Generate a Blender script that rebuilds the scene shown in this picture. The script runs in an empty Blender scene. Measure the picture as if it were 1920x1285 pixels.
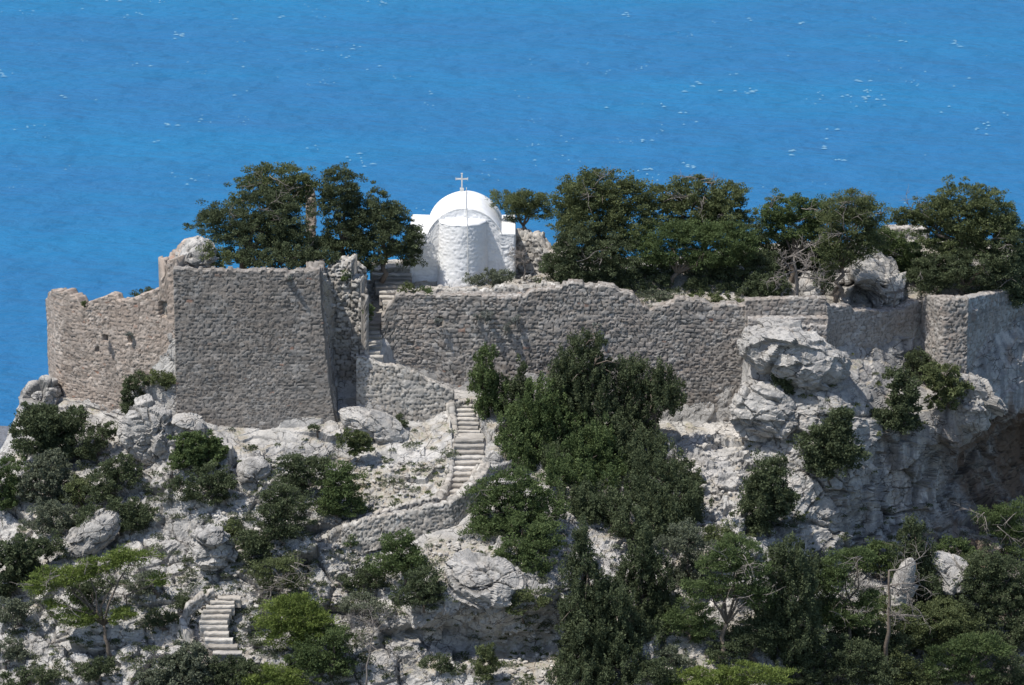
import bpy, math, random
import numpy as np

S = bpy.context.scene
COL = S.collection
rnd = random.Random(7)

# ------------------------------------------------------------------ camera
PITCH = math.radians(15.0)
DIST = 200.0
FPX = 6400.0
CP, SP = math.cos(PITCH), math.sin(PITCH)
CAM = np.array([0.0, -DIST * CP, DIST * SP])
cd = bpy.data.cameras.new('camera')
cam = bpy.data.objects.new('camera', cd)
COL.objects.link(cam)
cam.location = CAM
cam.rotation_euler = (math.radians(90) - PITCH, 0, 0)
cd.sensor_width = 36.0
cd.lens = FPX / 1920.0 * 36.0
cd.clip_start = 1.0
cd.clip_end = 60000.0
S.camera = cam

# ------------------------------------------------------------------ light
SUN = np.array([-0.47, -0.24, 1.0])
SUN = SUN / np.linalg.norm(SUN)
el = math.asin(SUN[2]); az = math.atan2(SUN[0], SUN[1])
w = bpy.data.worlds.new('World'); S.world = w; w.use_nodes = True
nt = w.node_tree; nt.nodes.clear()
sky = nt.nodes.new('ShaderNodeTexSky'); sky.sky_type = 'NISHITA'; sky.sun_disc = False
sky.sun_elevation = el; sky.sun_rotation = az; sky.altitude = 250
bg = nt.nodes.new('ShaderNodeBackground'); bg.inputs['Strength'].default_value = 0.145
wo = nt.nodes.new('ShaderNodeOutputWorld')
nt.links.new(sky.outputs[0], bg.inputs[0]); nt.links.new(bg.outputs[0], wo.inputs[0])
sd = bpy.data.lights.new('sun', 'SUN'); so = bpy.data.objects.new('sun', sd); COL.objects.link(so)
sd.energy = 4.7; sd.angle = math.radians(0.5); sd.color = (1.0, 0.955, 0.88)
from mathutils import Vector
so.rotation_euler = Vector(-SUN).to_track_quat('-Z', 'Y').to_euler()
so.location = (-60, -30, 120)
S.view_settings.view_transform = 'Standard'
S.view_settings.look = 'None'
S.view_settings.exposure = 0.0
S.view_settings.gamma = 1.0

# ------------------------------------------------------------------ pixel helpers (photo pixel + depth -> metres)
def at(px, py, Y):
    a = (px - 960.0) / FPX; b = (642.5 - py) / FPX
    dx = a; dy = CP + SP * b; dz = -SP + CP * b
    t = (Y - CAM[1]) / dy
    return np.array([CAM[0] + dx * t, Y + 0.0 * t, CAM[2] + dz * t])
def proj(P):
    d = P - CAM
    fz = d[..., 1] * CP - d[..., 2] * SP
    u = d[..., 1] * SP + d[..., 2] * CP
    return 960 + FPX * d[..., 0] / fz, 642.5 - FPX * u / fz, fz

# ------------------------------------------------------------------ numpy noise
def _h(ix, iy, iz, s):
    h = (ix.astype(np.int64) * 374761393 + iy.astype(np.int64) * 668265263 + iz.astype(np.int64) * 2147483647 + s * 1274126177) & 0xFFFFFFFF
    h = ((h ^ (h >> 13)) * 1274126177) & 0xFFFFFFFF
    h = ((h ^ (h >> 16)) * 2246822519) & 0xFFFFFFFF
    h = h ^ (h >> 15)
    return (h & 0xFFFFFF) / float(0xFFFFFF)
def vn(p, s=0):
    i = np.floor(p); f = p - i; f = f * f * (3 - 2 * f)
    ix, iy, iz = i[:, 0], i[:, 1], i[:, 2]
    r = 0
    for a in (0, 1):
        wa = f[:, 0] if a else 1 - f[:, 0]
        for b in (0, 1):
            wb = f[:, 1] if b else 1 - f[:, 1]
            for c in (0, 1):
                wc = f[:, 2] if c else 1 - f[:, 2]
                r = r + wa * wb * wc * _h(ix + a, iy + b, iz + c, s)
    return r * 2 - 1
def fbm(p, o=4, s=0):
    a = 1.0; r = 0; t = 0
    for k in range(o):
        r = r + a * vn(p * (2 ** k) + 17.3 * k, s + k); t += a; a *= 0.5
    return r / t
def voro(p, s=0, jit=0.9):
    """returns F1, F2, cell random (3), vector from cell centre"""
    i = np.floor(p); n = len(p)
    F1 = np.full(n, 9.0); F2 = np.full(n, 9.0)
    vec = np.zeros((n, 3)); cid = np.zeros((n, 3))
    for a in (-1, 0, 1):
        for b in (-1, 0, 1):
            for c in (-1, 0, 1):
                cx, cy, cz = i[:, 0] + a, i[:, 1] + b, i[:, 2] + c
                q = np.stack([cx + .5 + jit * (_h(cx, cy, cz, s) - .5), cy + .5 + jit * (_h(cx, cy, cz, s + 1) - .5), cz + .5 + jit * (_h(cx, cy, cz, s + 2) - .5)], 1)
                d = p - q; L = np.sqrt((d * d).sum(1))
                m = L < F1
                F2 = np.where(m, F1, np.minimum(F2, L))
                F1 = np.where(m, L, F1)
                vec[m] = d[m]; cid[m] = np.stack([cx, cy, cz], 1)[m]
    r = np.stack([_h(cid[:, 0], cid[:, 1], cid[:, 2], s + 5 + k) for k in range(4)], 1)
    return F1, F2, r, vec
def voro2(u, v, s=0, jit=0.62):
    iu, iv = np.floor(u), np.floor(v); n = len(u)
    F1 = np.full(n, 9.0); F2 = np.full(n, 9.0); cu = np.zeros(n); cv = np.zeros(n)
    z = np.zeros(n)
    for a in (-1, 0, 1):
        for b in (-1, 0, 1):
            x, y = iu + a, iv + b
            qx = x + .5 + jit * (_h(x, y, z, s) - .5) + .5 * (y % 2)
            qy = y + .5 + .55 * jit * (_h(x, y, z, s + 1) - .5)
            L = np.maximum(np.abs(u - qx), np.abs(v - qy) * 1.12) * .82 + .18 * np.hypot(u - qx, v - qy)
            m = L < F1
            F2 = np.where(m, F1, np.minimum(F2, L)); F1 = np.where(m, L, F1)
            cu[m] = x[m]; cv[m] = y[m]
    r = np.stack([_h(cu, cv, z, s + 7 + k) for k in range(3)], 1)
    return F1, F2, r
def sst(a, b, x):
    t = np.clip((x - a) / (b - a), 0, 1); return t * t * (3 - 2 * t)
def rockdisp(p, big=1.0, s=0):
    """blocky limestone relief in metres, and a crevice factor"""
    wp = p + 0.32 * np.stack([fbm(p * .55, 3, s + 60), fbm(p * .55 + 9, 3, s + 61), fbm(p * .55 + 31, 3, s + 62)], 1)
    d = .42 * big * fbm(p * .28, 3, s + 3)
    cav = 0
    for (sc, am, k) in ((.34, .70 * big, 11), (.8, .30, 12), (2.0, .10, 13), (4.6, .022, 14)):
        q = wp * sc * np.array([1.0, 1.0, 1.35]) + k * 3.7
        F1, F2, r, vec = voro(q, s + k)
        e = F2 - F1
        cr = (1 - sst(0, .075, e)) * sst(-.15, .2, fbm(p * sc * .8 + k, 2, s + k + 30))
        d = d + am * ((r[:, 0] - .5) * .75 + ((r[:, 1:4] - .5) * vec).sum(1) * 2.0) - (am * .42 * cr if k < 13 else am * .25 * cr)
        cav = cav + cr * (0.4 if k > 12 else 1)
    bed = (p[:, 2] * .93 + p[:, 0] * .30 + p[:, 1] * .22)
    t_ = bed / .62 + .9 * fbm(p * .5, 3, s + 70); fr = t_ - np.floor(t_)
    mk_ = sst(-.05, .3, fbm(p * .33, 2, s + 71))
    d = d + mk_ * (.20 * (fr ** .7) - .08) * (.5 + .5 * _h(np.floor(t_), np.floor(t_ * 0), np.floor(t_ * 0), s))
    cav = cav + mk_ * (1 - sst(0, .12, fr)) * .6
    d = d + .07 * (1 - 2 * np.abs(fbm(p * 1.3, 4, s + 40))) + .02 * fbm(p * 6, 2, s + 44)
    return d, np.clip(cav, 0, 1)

# ------------------------------------------------------------------ mesh helpers
def mk(name, V, F, mat, parent=None, smooth=True, attrs=None, fattrs=None):
    me = bpy.data.meshes.new(name)
    V = np.asarray(V, dtype=np.float64)
    if isinstance(F, np.ndarray):
        nf, k = F.shape
        me.vertices.add(len(V)); me.vertices.foreach_set('co', V.astype(np.float32).ravel())
        me.loops.add(nf * k); me.loops.foreach_set('vertex_index', F.astype(np.int32).ravel())
        me.polygons.add(nf); me.polygons.foreach_set('loop_start', np.arange(0, nf * k, k, dtype=np.int32))
        me.polygons.foreach_set('loop_total', np.full(nf, k, dtype=np.int32))
        me.update(calc_edges=True)
    else:
        me.from_pydata([tuple(v) for v in V], [], F)
    me.polygons.foreach_set('use_smooth', np.full(len(me.polygons), smooth))
    for nm, a in (attrs or {}).items():
        at_ = me.attributes.new(nm, 'FLOAT', 'POINT'); at_.data.foreach_set('value', np.asarray(a, dtype=np.float32))
    for nm, a in (fattrs or {}).items():
        at_ = me.attributes.new(nm, 'FLOAT', 'FACE'); at_.data.foreach_set('value', np.asarray(a, dtype=np.float32))
    me.materials.append(mat)
    o = bpy.data.objects.new(name, me); COL.objects.link(o)
    if parent is not None:
        o.parent = parent
        o.matrix_parent_inverse.identity()
        if tuple(parent.location) != (0, 0, 0):
            me.transform(__import__('mathutils').Matrix.Translation(-parent.location))
    me.update()
    return o
def tag(o, label=None, cat=None, group=None, kind=None):
    if label: o['label'] = label
    if cat: o['category'] = cat
    if group: o['group'] = group
    if kind: o['kind'] = kind
    return o
def empty(name, loc, label, cat, group=None):
    o = bpy.data.objects.new(name, None); COL.objects.link(o); o.location = tuple(float(c) for c in loc)
    o.empty_display_size = .3
    return tag(o, label, cat, group)
def grid_faces(nu, nv):
    i = np.arange(nu - 1)[:, None] * nv + np.arange(nv - 1)[None, :]
    return np.stack([i, i + nv, i + nv + 1, i + 1], -1).reshape(-1, 4)
class MB:
    def __init__(s): s.V = []; s.F = []
    def add(s, V, F):
        n = len(s.V); s.V += [tuple(v) for v in V]; s.F += [tuple(n + i for i in f) for f in F]
    def tube(s, pts, rad, k=6):
        pts = [np.array(p, float) for p in pts]; V = []; F = []
        for i, p in enumerate(pts):
            d = pts[min(i + 1, len(pts) - 1)] - pts[max(i - 1, 0)]; d /= (np.linalg.norm(d) + 1e-9)
            a = np.cross(d, [0.3, 1, .2]); a /= (np.linalg.norm(a) + 1e-9); b = np.cross(d, a)
            for j in range(k):
                t = 2 * math.pi * j / k
                V.append(p + rad[i] * (math.cos(t) * a + math.sin(t) * b))
        for i in range(len(pts) - 1):
            for j in range(k):
                F.append((i * k + j, i * k + (j + 1) % k, (i + 1) * k + (j + 1) % k, (i + 1) * k + j))
        F.append(tuple(range(k - 1, -1, -1))); F.append(tuple((len(pts) - 1) * k + j for j in range(k)))
        s.add(V, F)
    def box(s, x0, x1, y0, y1, z0, z1):
        s.add([(x0, y0, z0), (x1, y0, z0), (x1, y1, z0), (x0, y1, z0), (x0, y0, z1), (x1, y0, z1), (x1, y1, z1), (x0, y1, z1)],
              [(0, 3, 2, 1), (4, 5, 6, 7), (0, 1, 5, 4), (1, 2, 6, 5), (2, 3, 7, 6), (3, 0, 4, 7)])
    def build(s, name, mat, parent=None, smooth=True): return mk(name, np.array(s.V), s.F, mat, parent, smooth)

# ------------------------------------------------------------------ materials
def newmat(name, rough=.9, spec=.15):
    m = bpy.data.materials.new(name); m.use_nodes = True
    n = m.node_tree; b = n.nodes['Principled BSDF']
    b.inputs['Roughness'].default_value = rough
    b.inputs['Specular IOR Level'].default_value = spec
    return m, n, b
class NB:
    def __init__(s, n): s.n = n; s.tc = n.nodes.new('ShaderNodeNewGeometry')
    def pos(s): return s.tc.outputs['Position']
    def map(s, sc):
        m = s.n.nodes.new('ShaderNodeVectorMath'); m.operation = 'MULTIPLY'; s.n.links.new(s.pos(), m.inputs[0]); m.inputs[1].default_value = sc; return m.outputs[0]
    def noise(s, scale, det=4, vec=None, rough=.55):
        t = s.n.nodes.new('ShaderNodeTexNoise'); t.inputs['Scale'].default_value = scale; t.inputs['Detail'].default_value = det; t.inputs['Roughness'].default_value = rough
        s.n.links.new(vec if vec is not None else s.pos(), t.inputs['Vector']); return t.outputs['Fac']
    def attr(s, nm):
        a = s.n.nodes.new('ShaderNodeAttribute'); a.attribute_name = nm; return a.outputs['Fac']
    def ramp(s, f, stops):
        r = s.n.nodes.new('ShaderNodeValToRGB'); e = r.color_ramp.elements
        while len(e) < len(stops): e.new(.5)
        for k, (p, c) in enumerate(stops):
            e[k].position = p; e[k].color = (c[0], c[1], c[2], 1) if not isinstance(c, (int, float)) else (c, c, c, 1)
        s.n.links.new(f, r.inputs[0]); return r.outputs[0]
    def mix(s, f, a, b, mode='MIX'):
        m = s.n.nodes.new('ShaderNodeMix'); m.data_type = 'RGBA'; m.blend_type = mode
        for i, v in ((0, f), (6, a), (7, b)):
            if isinstance(v, (int, float)): m.inputs[i].default_value = v
            elif isinstance(v, tuple): m.inputs[i].default_value = (v[0], v[1], v[2], 1)
            else: s.n.links.new(v, m.inputs[i])
        return m.outputs[2]
    def math(s, op, a, b=None):
        m = s.n.nodes.new('ShaderNodeMath'); m.operation = op
        for i, v in ((0, a), (1, b)):
            if v is None: continue
            if isinstance(v, (int, float)): m.inputs[i].default_value = v
            else: s.n.links.new(v, m.inputs[i])
        return m.outputs[0]
    def bump(s, h, st, dist, b):
        m = s.n.nodes.new('ShaderNodeBump'); m.inputs['Strength'].default_value = st; m.inputs['Distance'].default_value = dist
        s.n.links.new(h, m.inputs['Height']); s.n.links.new(m.outputs[0], b.inputs['Normal'])

def rock_mat(name, light, dark, streak=False):
    m, n, b = newmat(name); k = NB(n)
    c = k.ramp(k.noise(.5, 6), [(.32, dark), (.62, light)])
    c = k.mix(k.ramp(k.noise(.22, 5), [(.48, 0.0), (.6, .6)]), c, tuple(x * .62 for x in light))
    c = k.mix(k.ramp(k.noise(3.2, 5), [(.4, .0), (.7, .45)]), c, tuple(x * .66 for x in light))
    c = k.mix(k.ramp(k.noise(1.1, 4, k.map((1, 1.2, .45))), [(.58, 0.0), (.72, .35)]), c, (.46, .38, .30))       # iron stains
    c = k.mix(k.ramp(k.noise(7.5, 5), [(.55, 0.0), (.66, .55)]), c, (.22, .22, .215))                           # lichen specks
    c = k.mix(k.ramp(k.noise(1.7, 6), [(.50, 0.0), (.62, .6)]), c, (.27, .265, .26))
    if streak:
        # drip stains down the cliff on its right-hand side
        sx = n.nodes.new('ShaderNodeSeparateXYZ'); n.links.new(k.pos(), sx.inputs[0])
        side = k.ramp(k.math('MULTIPLY', sx.outputs[0], 1 / 40.), [(.43, 0.0), (.53, 1.0)])
        st = k.ramp(k.noise(1.0, 6, k.map((1.6, 1.6, .10))), [(.42, 0.0), (.60, .85)])
        c = k.mix(k.math('MULTIPLY', k.math('MULTIPLY', side, st), .8), c, (.20, .20, .21))
        st2 = k.ramp(k.noise(1.0, 5, k.map((.9, .9, .09))), [(.56, 0.0), (.70, .55)])
        c = k.mix(k.math('MULTIPLY', side, st2), c, (.36, .27, .20))
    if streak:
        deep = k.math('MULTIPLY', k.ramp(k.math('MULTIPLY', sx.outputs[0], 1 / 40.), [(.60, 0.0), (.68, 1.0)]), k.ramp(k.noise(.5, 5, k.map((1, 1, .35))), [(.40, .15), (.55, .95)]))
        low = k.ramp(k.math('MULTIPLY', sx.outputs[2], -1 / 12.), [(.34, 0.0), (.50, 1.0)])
        c = k.mix(k.math('MULTIPLY', deep, low), c, (.22, .16, .12))  # brown staining that also paints the far-right cave hollow's shade into the rock colour
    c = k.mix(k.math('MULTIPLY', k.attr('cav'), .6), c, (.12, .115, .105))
    soil = k.ramp(k.noise(4, 4), [(.3, (.34, .27, .18)), (.52, (.46, .42, .36)), (.7, (.20, .20, .08))])
    c = k.mix(k.attr('soil'), c, soil)
    n.links.new(c, b.inputs['Base Color'])
    wn = n.nodes.new('ShaderNodeTexNoise'); wn.inputs['Scale'].default_value = 1.3; wn.inputs['Detail'].default_value = 4; n.links.new(k.pos(), wn.inputs['Vector'])
    wa = n.nodes.new('ShaderNodeVectorMath'); wa.operation = 'MULTIPLY_ADD'; n.links.new(wn.outputs['Color'], wa.inputs[0]); wa.inputs[1].default_value = (.9, .9, .9); n.links.new(k.map((1, 1, 1.5)), wa.inputs[2])
    vo = n.nodes.new('ShaderNodeTexVoronoi'); vo.feature = 'DISTANCE_TO_EDGE'; vo.inputs['Scale'].default_value = 1.15; n.links.new(wa.outputs[0], vo.inputs['Vector'])
    crk = k.math('MULTIPLY', k.ramp(vo.outputs['Distance'], [(0.0, 1.0), (.035, 0.0)]), k.ramp(k.noise(.9, 3), [(.45, 0.0), (.55, 1.0)]))
    c = k.mix(k.math('MULTIPLY', crk, .85), c, (.08, .075, .07))
    n.links.new(c, b.inputs['Base Color'])
    h = k.math('ADD', k.noise(4, 9, None, .7), k.noise(14, 6, k.map((1, 1, 2.2)), .65))
    h = k.math('SUBTRACT', h, k.math('MULTIPLY', crk, 1.2))
    k.bump(h, .75, .13, b)
    return m
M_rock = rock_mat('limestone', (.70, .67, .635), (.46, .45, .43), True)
M_far = rock_mat('distant_rock', (.30, .31, .34), (.22, .23, .26))  # blue-grey haze and shade of the far headland put into its colour
M_boulder = rock_mat('limestone_boulder', (.64, .61, .57), (.46, .44, .42))

def stone_mat(name, base, warm, mortar, red=.03, white=0.0, bumpk=.6):
    m, n, b = newmat(name); k = NB(n)
    r = k.attr('rnd'); r2 = k.attr('rnd2')
    lo = .48 if base[0] < .7 else .92
    c = k.ramp(r, [(0, tuple(x * lo for x in base)), (.45, base), (1, tuple(min(x * 1.65, .88) for x in base))])
    c = k.mix(k.ramp(r2, [(.4, 0.0), (.9, .7)]), c, warm)
    if red: c = k.mix(k.ramp(r2, [(1 - red, 0.0), (min(1 - red + .008, 1), .8)]), c, (.36, .17, .11))
    c = k.mix(k.ramp(k.noise(.45, 4), [(.42, 0.0), (.62, .55)]), c, warm)
    dk = .5 if base[0] < .7 else .88
    c = k.mix(k.ramp(k.noise(.8, 5, k.map((1, 1, .55))), [(.5, 0.0), (.68, .35)]), c, tuple(x * dk for x in base))
    c = k.mix(k.ramp(k.noise(9, 4), [(.4, 0.0), (.75, .45)]), c, tuple(x * (dk + .05) for x in base))
    c = k.mix(k.ramp(k.noise(1.0, 5, k.map((1.3, 1.3, .16))), [(.54, 0.0), (.68, .40)]), c, tuple(x * dk * .9 for x in base))
    c = k.mix(k.ramp(k.noise(1.0, 4, k.map((.25, .25, 1.7))), [(.48, 0.0), (.62, .30)]), c, tuple(min(.86, x * 1.35) for x in base))
    c = k.mix(k.math('MULTIPLY', k.attr('joint'), .75), c, mortar)
    n.links.new(c, b.inputs['Base Color'])
    k.bump(k.math('ADD', k.noise(9, 5), k.noise(28, 3)), bumpk, .05, b)
    return m
M_grey = stone_mat('grey_masonry', (.285, .268, .25), (.315, .27, .232), (.10, .092, .082), .012)
M_main = stone_mat('field_stone_masonry', (.345, .325, .302), (.345, .292, .252), (.075, .068, .06), .01)
M_pink = stone_mat('pink_masonry', (.43, .37, .322), (.41, .325, .268), (.18, .155, .135), .025)
M_dry = stone_mat('dry_stone', (.44, .42, .39), (.44, .39, .335), (.11, .105, .095), 0)
M_ashy = stone_mat('shaded_curtain_masonry', (.37, .355, .34), (.37, .315, .27), (.14, .125, .11), .015)
M_step = stone_mat('step_stone', (.45, .425, .39), (.46, .41, .35), (.2, .19, .17), 0)
M_white = stone_mat('limewash', (.87, .87, .87), (.85, .845, .84), (.78, .78, .79), 0, bumpk=.25)
def plain(name, c, rough=.85, bump=0, spec=.2):
    m, n, b = newmat(name, rough, spec); k = NB(n)
    n.links.new(k.mix(k.ramp(k.noise(2.5, 5), [(.35, 0.0), (.7, 1.0)]), c, tuple(x * .93 for x in c)), b.inputs['Base Color'])
    if bump: k.bump(k.noise(6, 5), bump, .05, b)
    return m
def plaster():
    m, n, b = newmat('white_plaster', .85, .15); k = NB(n)
    c = k.mix(k.ramp(k.noise(1.2, 5), [(.4, 0.0), (.65, 1.0)]), (.85, .85, .845), (.77, .765, .755))
    c = k.mix(k.ramp(k.noise(1.0, 5, k.map((3.0, .6, .6))), [(.56, 0.0), (.70, .55)]), c, (.60, .59, .57))
    c = k.mix(k.ramp(k.noise(9, 4), [(.60, 0.0), (.72, .5)]), c, (.50, .49, .47))
    n.links.new(c, b.inputs['Base Color']); k.bump(k.noise(5, 5), .35, .05, b); return m
M_plaster = plaster()
M_metal = plain('galvanised_metal', (.55, .55, .53), .6)
M_crosspaint = plain('cross_paint', (.62, .62, .6), .6)
M_bark = plain('bark', (.17, .14, .115), .95, .8)
M_dead = plain('dead_wood', (.24, .215, .195), .95, .5)

def leaf_mat(name, a, bb, trans=.35):
    m = bpy.data.materials.new(name); m.use_nodes = True; n = m.node_tree; n.nodes.clear(); k = NB(n)
    c = k.ramp(k.attr('tint'), [(0, tuple(x * .6 for x in a)), (.5, a), (1, bb)])
    c = k.mix(k.ramp(k.noise(.7, 3), [(.35, 0.0), (.7, .6)]), c, bb)
    c = k.mix(1.0, c, (.86, .88, .90), 'MULTIPLY')
    d = n.nodes.new('ShaderNodeBsdfPrincipled'); d.inputs['Roughness'].default_value = .65; d.inputs['Specular IOR Level'].default_value = .18
    t = n.nodes.new('ShaderNodeBsdfTranslucent'); mx = n.nodes.new('ShaderNodeMixShader'); mx.inputs[0].default_value = trans
    o = n.nodes.new('ShaderNodeOutputMaterial')
    n.links.new(c, d.inputs['Base Color']); n.links.new(c, t.inputs['Color'])
    n.links.new(d.outputs[0], mx.inputs[1]); n.links.new(t.outputs[0], mx.inputs[2]); n.links.new(mx.outputs[0], o.inputs[0])
    return m
L = {
    'dark':  leaf_mat('dark_evergreen_leaf', (0.092, 0.117, 0.060), (0.165, 0.194, 0.099)),
    'olive': leaf_mat('olive_green_leaf', (0.124, 0.152, 0.065), (0.218, 0.244, 0.107)),
    'green': leaf_mat('green_leaf', (0.104, 0.147, 0.057), (0.183, 0.237, 0.091)),
    'bright': leaf_mat('bright_pine_leaf', (.170, .225, .055), (.290, .350, .095)),
    'grey':  leaf_mat('grey_green_leaf', (0.159, 0.181, 0.117), (0.254, 0.269, 0.189)),
    'ashen': leaf_mat('ashen_leaf', (.24, .25, .22), (.38, .39, .35)),
}

# ------------------------------------------------------------------ sea
def make_sea():
    m, n, b = newmat('sea_water', .5, .08); k = NB(n)
    c = k.ramp(k.noise(.0011, 3, k.map((.7, 1.0, 1))), [(.38, (.012, .172, .345)), (.60, (.006, .238, .385))])
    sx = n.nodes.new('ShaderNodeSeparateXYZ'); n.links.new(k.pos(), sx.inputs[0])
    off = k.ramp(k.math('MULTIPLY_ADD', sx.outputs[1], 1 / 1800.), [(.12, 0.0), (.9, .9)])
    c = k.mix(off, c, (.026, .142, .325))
    c = k.mix(k.ramp(k.noise(.07, 6, k.map((.45, 1.0, 1))), [(.4, 0.0), (.62, .28)]), c, (.010, .130, .27))
    c = k.mix(k.ramp(k.noise(.010, 4, k.map((.4, 1.0, 1))), [(.45, 0.0), (.65, .3)]), c, (.010, .200, .39))
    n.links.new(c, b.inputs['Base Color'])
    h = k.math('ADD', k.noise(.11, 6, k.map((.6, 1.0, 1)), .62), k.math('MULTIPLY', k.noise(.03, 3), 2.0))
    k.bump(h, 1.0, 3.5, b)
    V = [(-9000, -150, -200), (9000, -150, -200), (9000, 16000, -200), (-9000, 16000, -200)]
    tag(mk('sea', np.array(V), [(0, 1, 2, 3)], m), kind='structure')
make_sea()
FOAM = [(155,17),(112,71),(343,64),(341,65),(200,2),(225,2),(442,36),(468,102),(190,125),(282,124),(6,140),(116,180),(180,188),(428,172),(463,171),(334,173),(314,233),(392,262),(657,301),(715,3),(764,61),(670,59),(675,88),(689,131),(531,31),(290,211),
        (1170,28),(1500,44),(1244,10),(1162,56),(1037,34),(1404,35),(1893,69),(1689,77),(1795,85),(1478,105),(1720,107),(1648,115),(1603,140),(1606,151),(1770,138),(1817,147),(1735,135),(1540,164),(1621,171),(1622,183),(1590,179),(1596,182),(1645,187),(1624,200),(1705,203),(1789,162),(1378,171),(1418,170),(1137,202),(1286,212),(1306,229),(1402,221),(1205,263),(1486,260),(1568,283),(1545,275),(1830,244),(1854,236),(1717,290),(1892,199),(1211,318),(1282,306),(986,160),(972,180),(1570,243),(1765,211),(1638,198),(1300,162),(1240,195),(1485,284),(1528,332),(1573,300)]
def make_foam():
    m, n, b = newmat('sea_foam', .8, .2); b.inputs['Base Color'].default_value = (.17, .32, .43, 1)
    F = []; V = []; r = random.Random(3)
    pts = [(x, y, 1.0) for x, y in FOAM if (x * 7 + y) % 3] + [(r.uniform(0, 1920), r.uniform(0, 420), r.uniform(.25, .6)) for _ in range(90)]
    for px, py, sc in pts:
        a = (px - 960) / FPX; bz = (642.5 - py) / FPX
        dx, dy, dz = a, CP + SP * bz, -SP + CP * bz
        t = (CAM[2] + 199.6) / -dz
        cx, cy = dx * t, CAM[1] + dy * t
        for q in range(r.choice((1, 2, 3, 5))):
            ox, oy = cx + r.gauss(0, 2.6) * (q > 0), cy + r.gauss(0, 5) * (q > 0)
            w_, h_ = r.uniform(.5, 1.5) * sc, r.uniform(.2, .7) * sc
            n0 = len(V); N = 9; ang = r.uniform(-.3, .3)
            for i in range(N):
                th = 2 * math.pi * i / N; rr = r.uniform(.55, 1.2)
                x_, y_ = w_ * rr * math.cos(th), h_ * rr * math.sin(th) * .6
                V.append((ox + x_ + y_ * ang * 2, oy + y_ - x_ * ang, -199.6 + r.uniform(0, .05)))
            V.append((ox, oy, -199.2)); c = len(V) - 1
            for i in range(N): F.append((n0 + i, n0 + (i + 1) % N, c))
    tag(mk('sea_foam', np.array(V), F, m), 'small white foam crests scattered over the blue sea', 'foam', kind='stuff')
make_foam()

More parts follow.
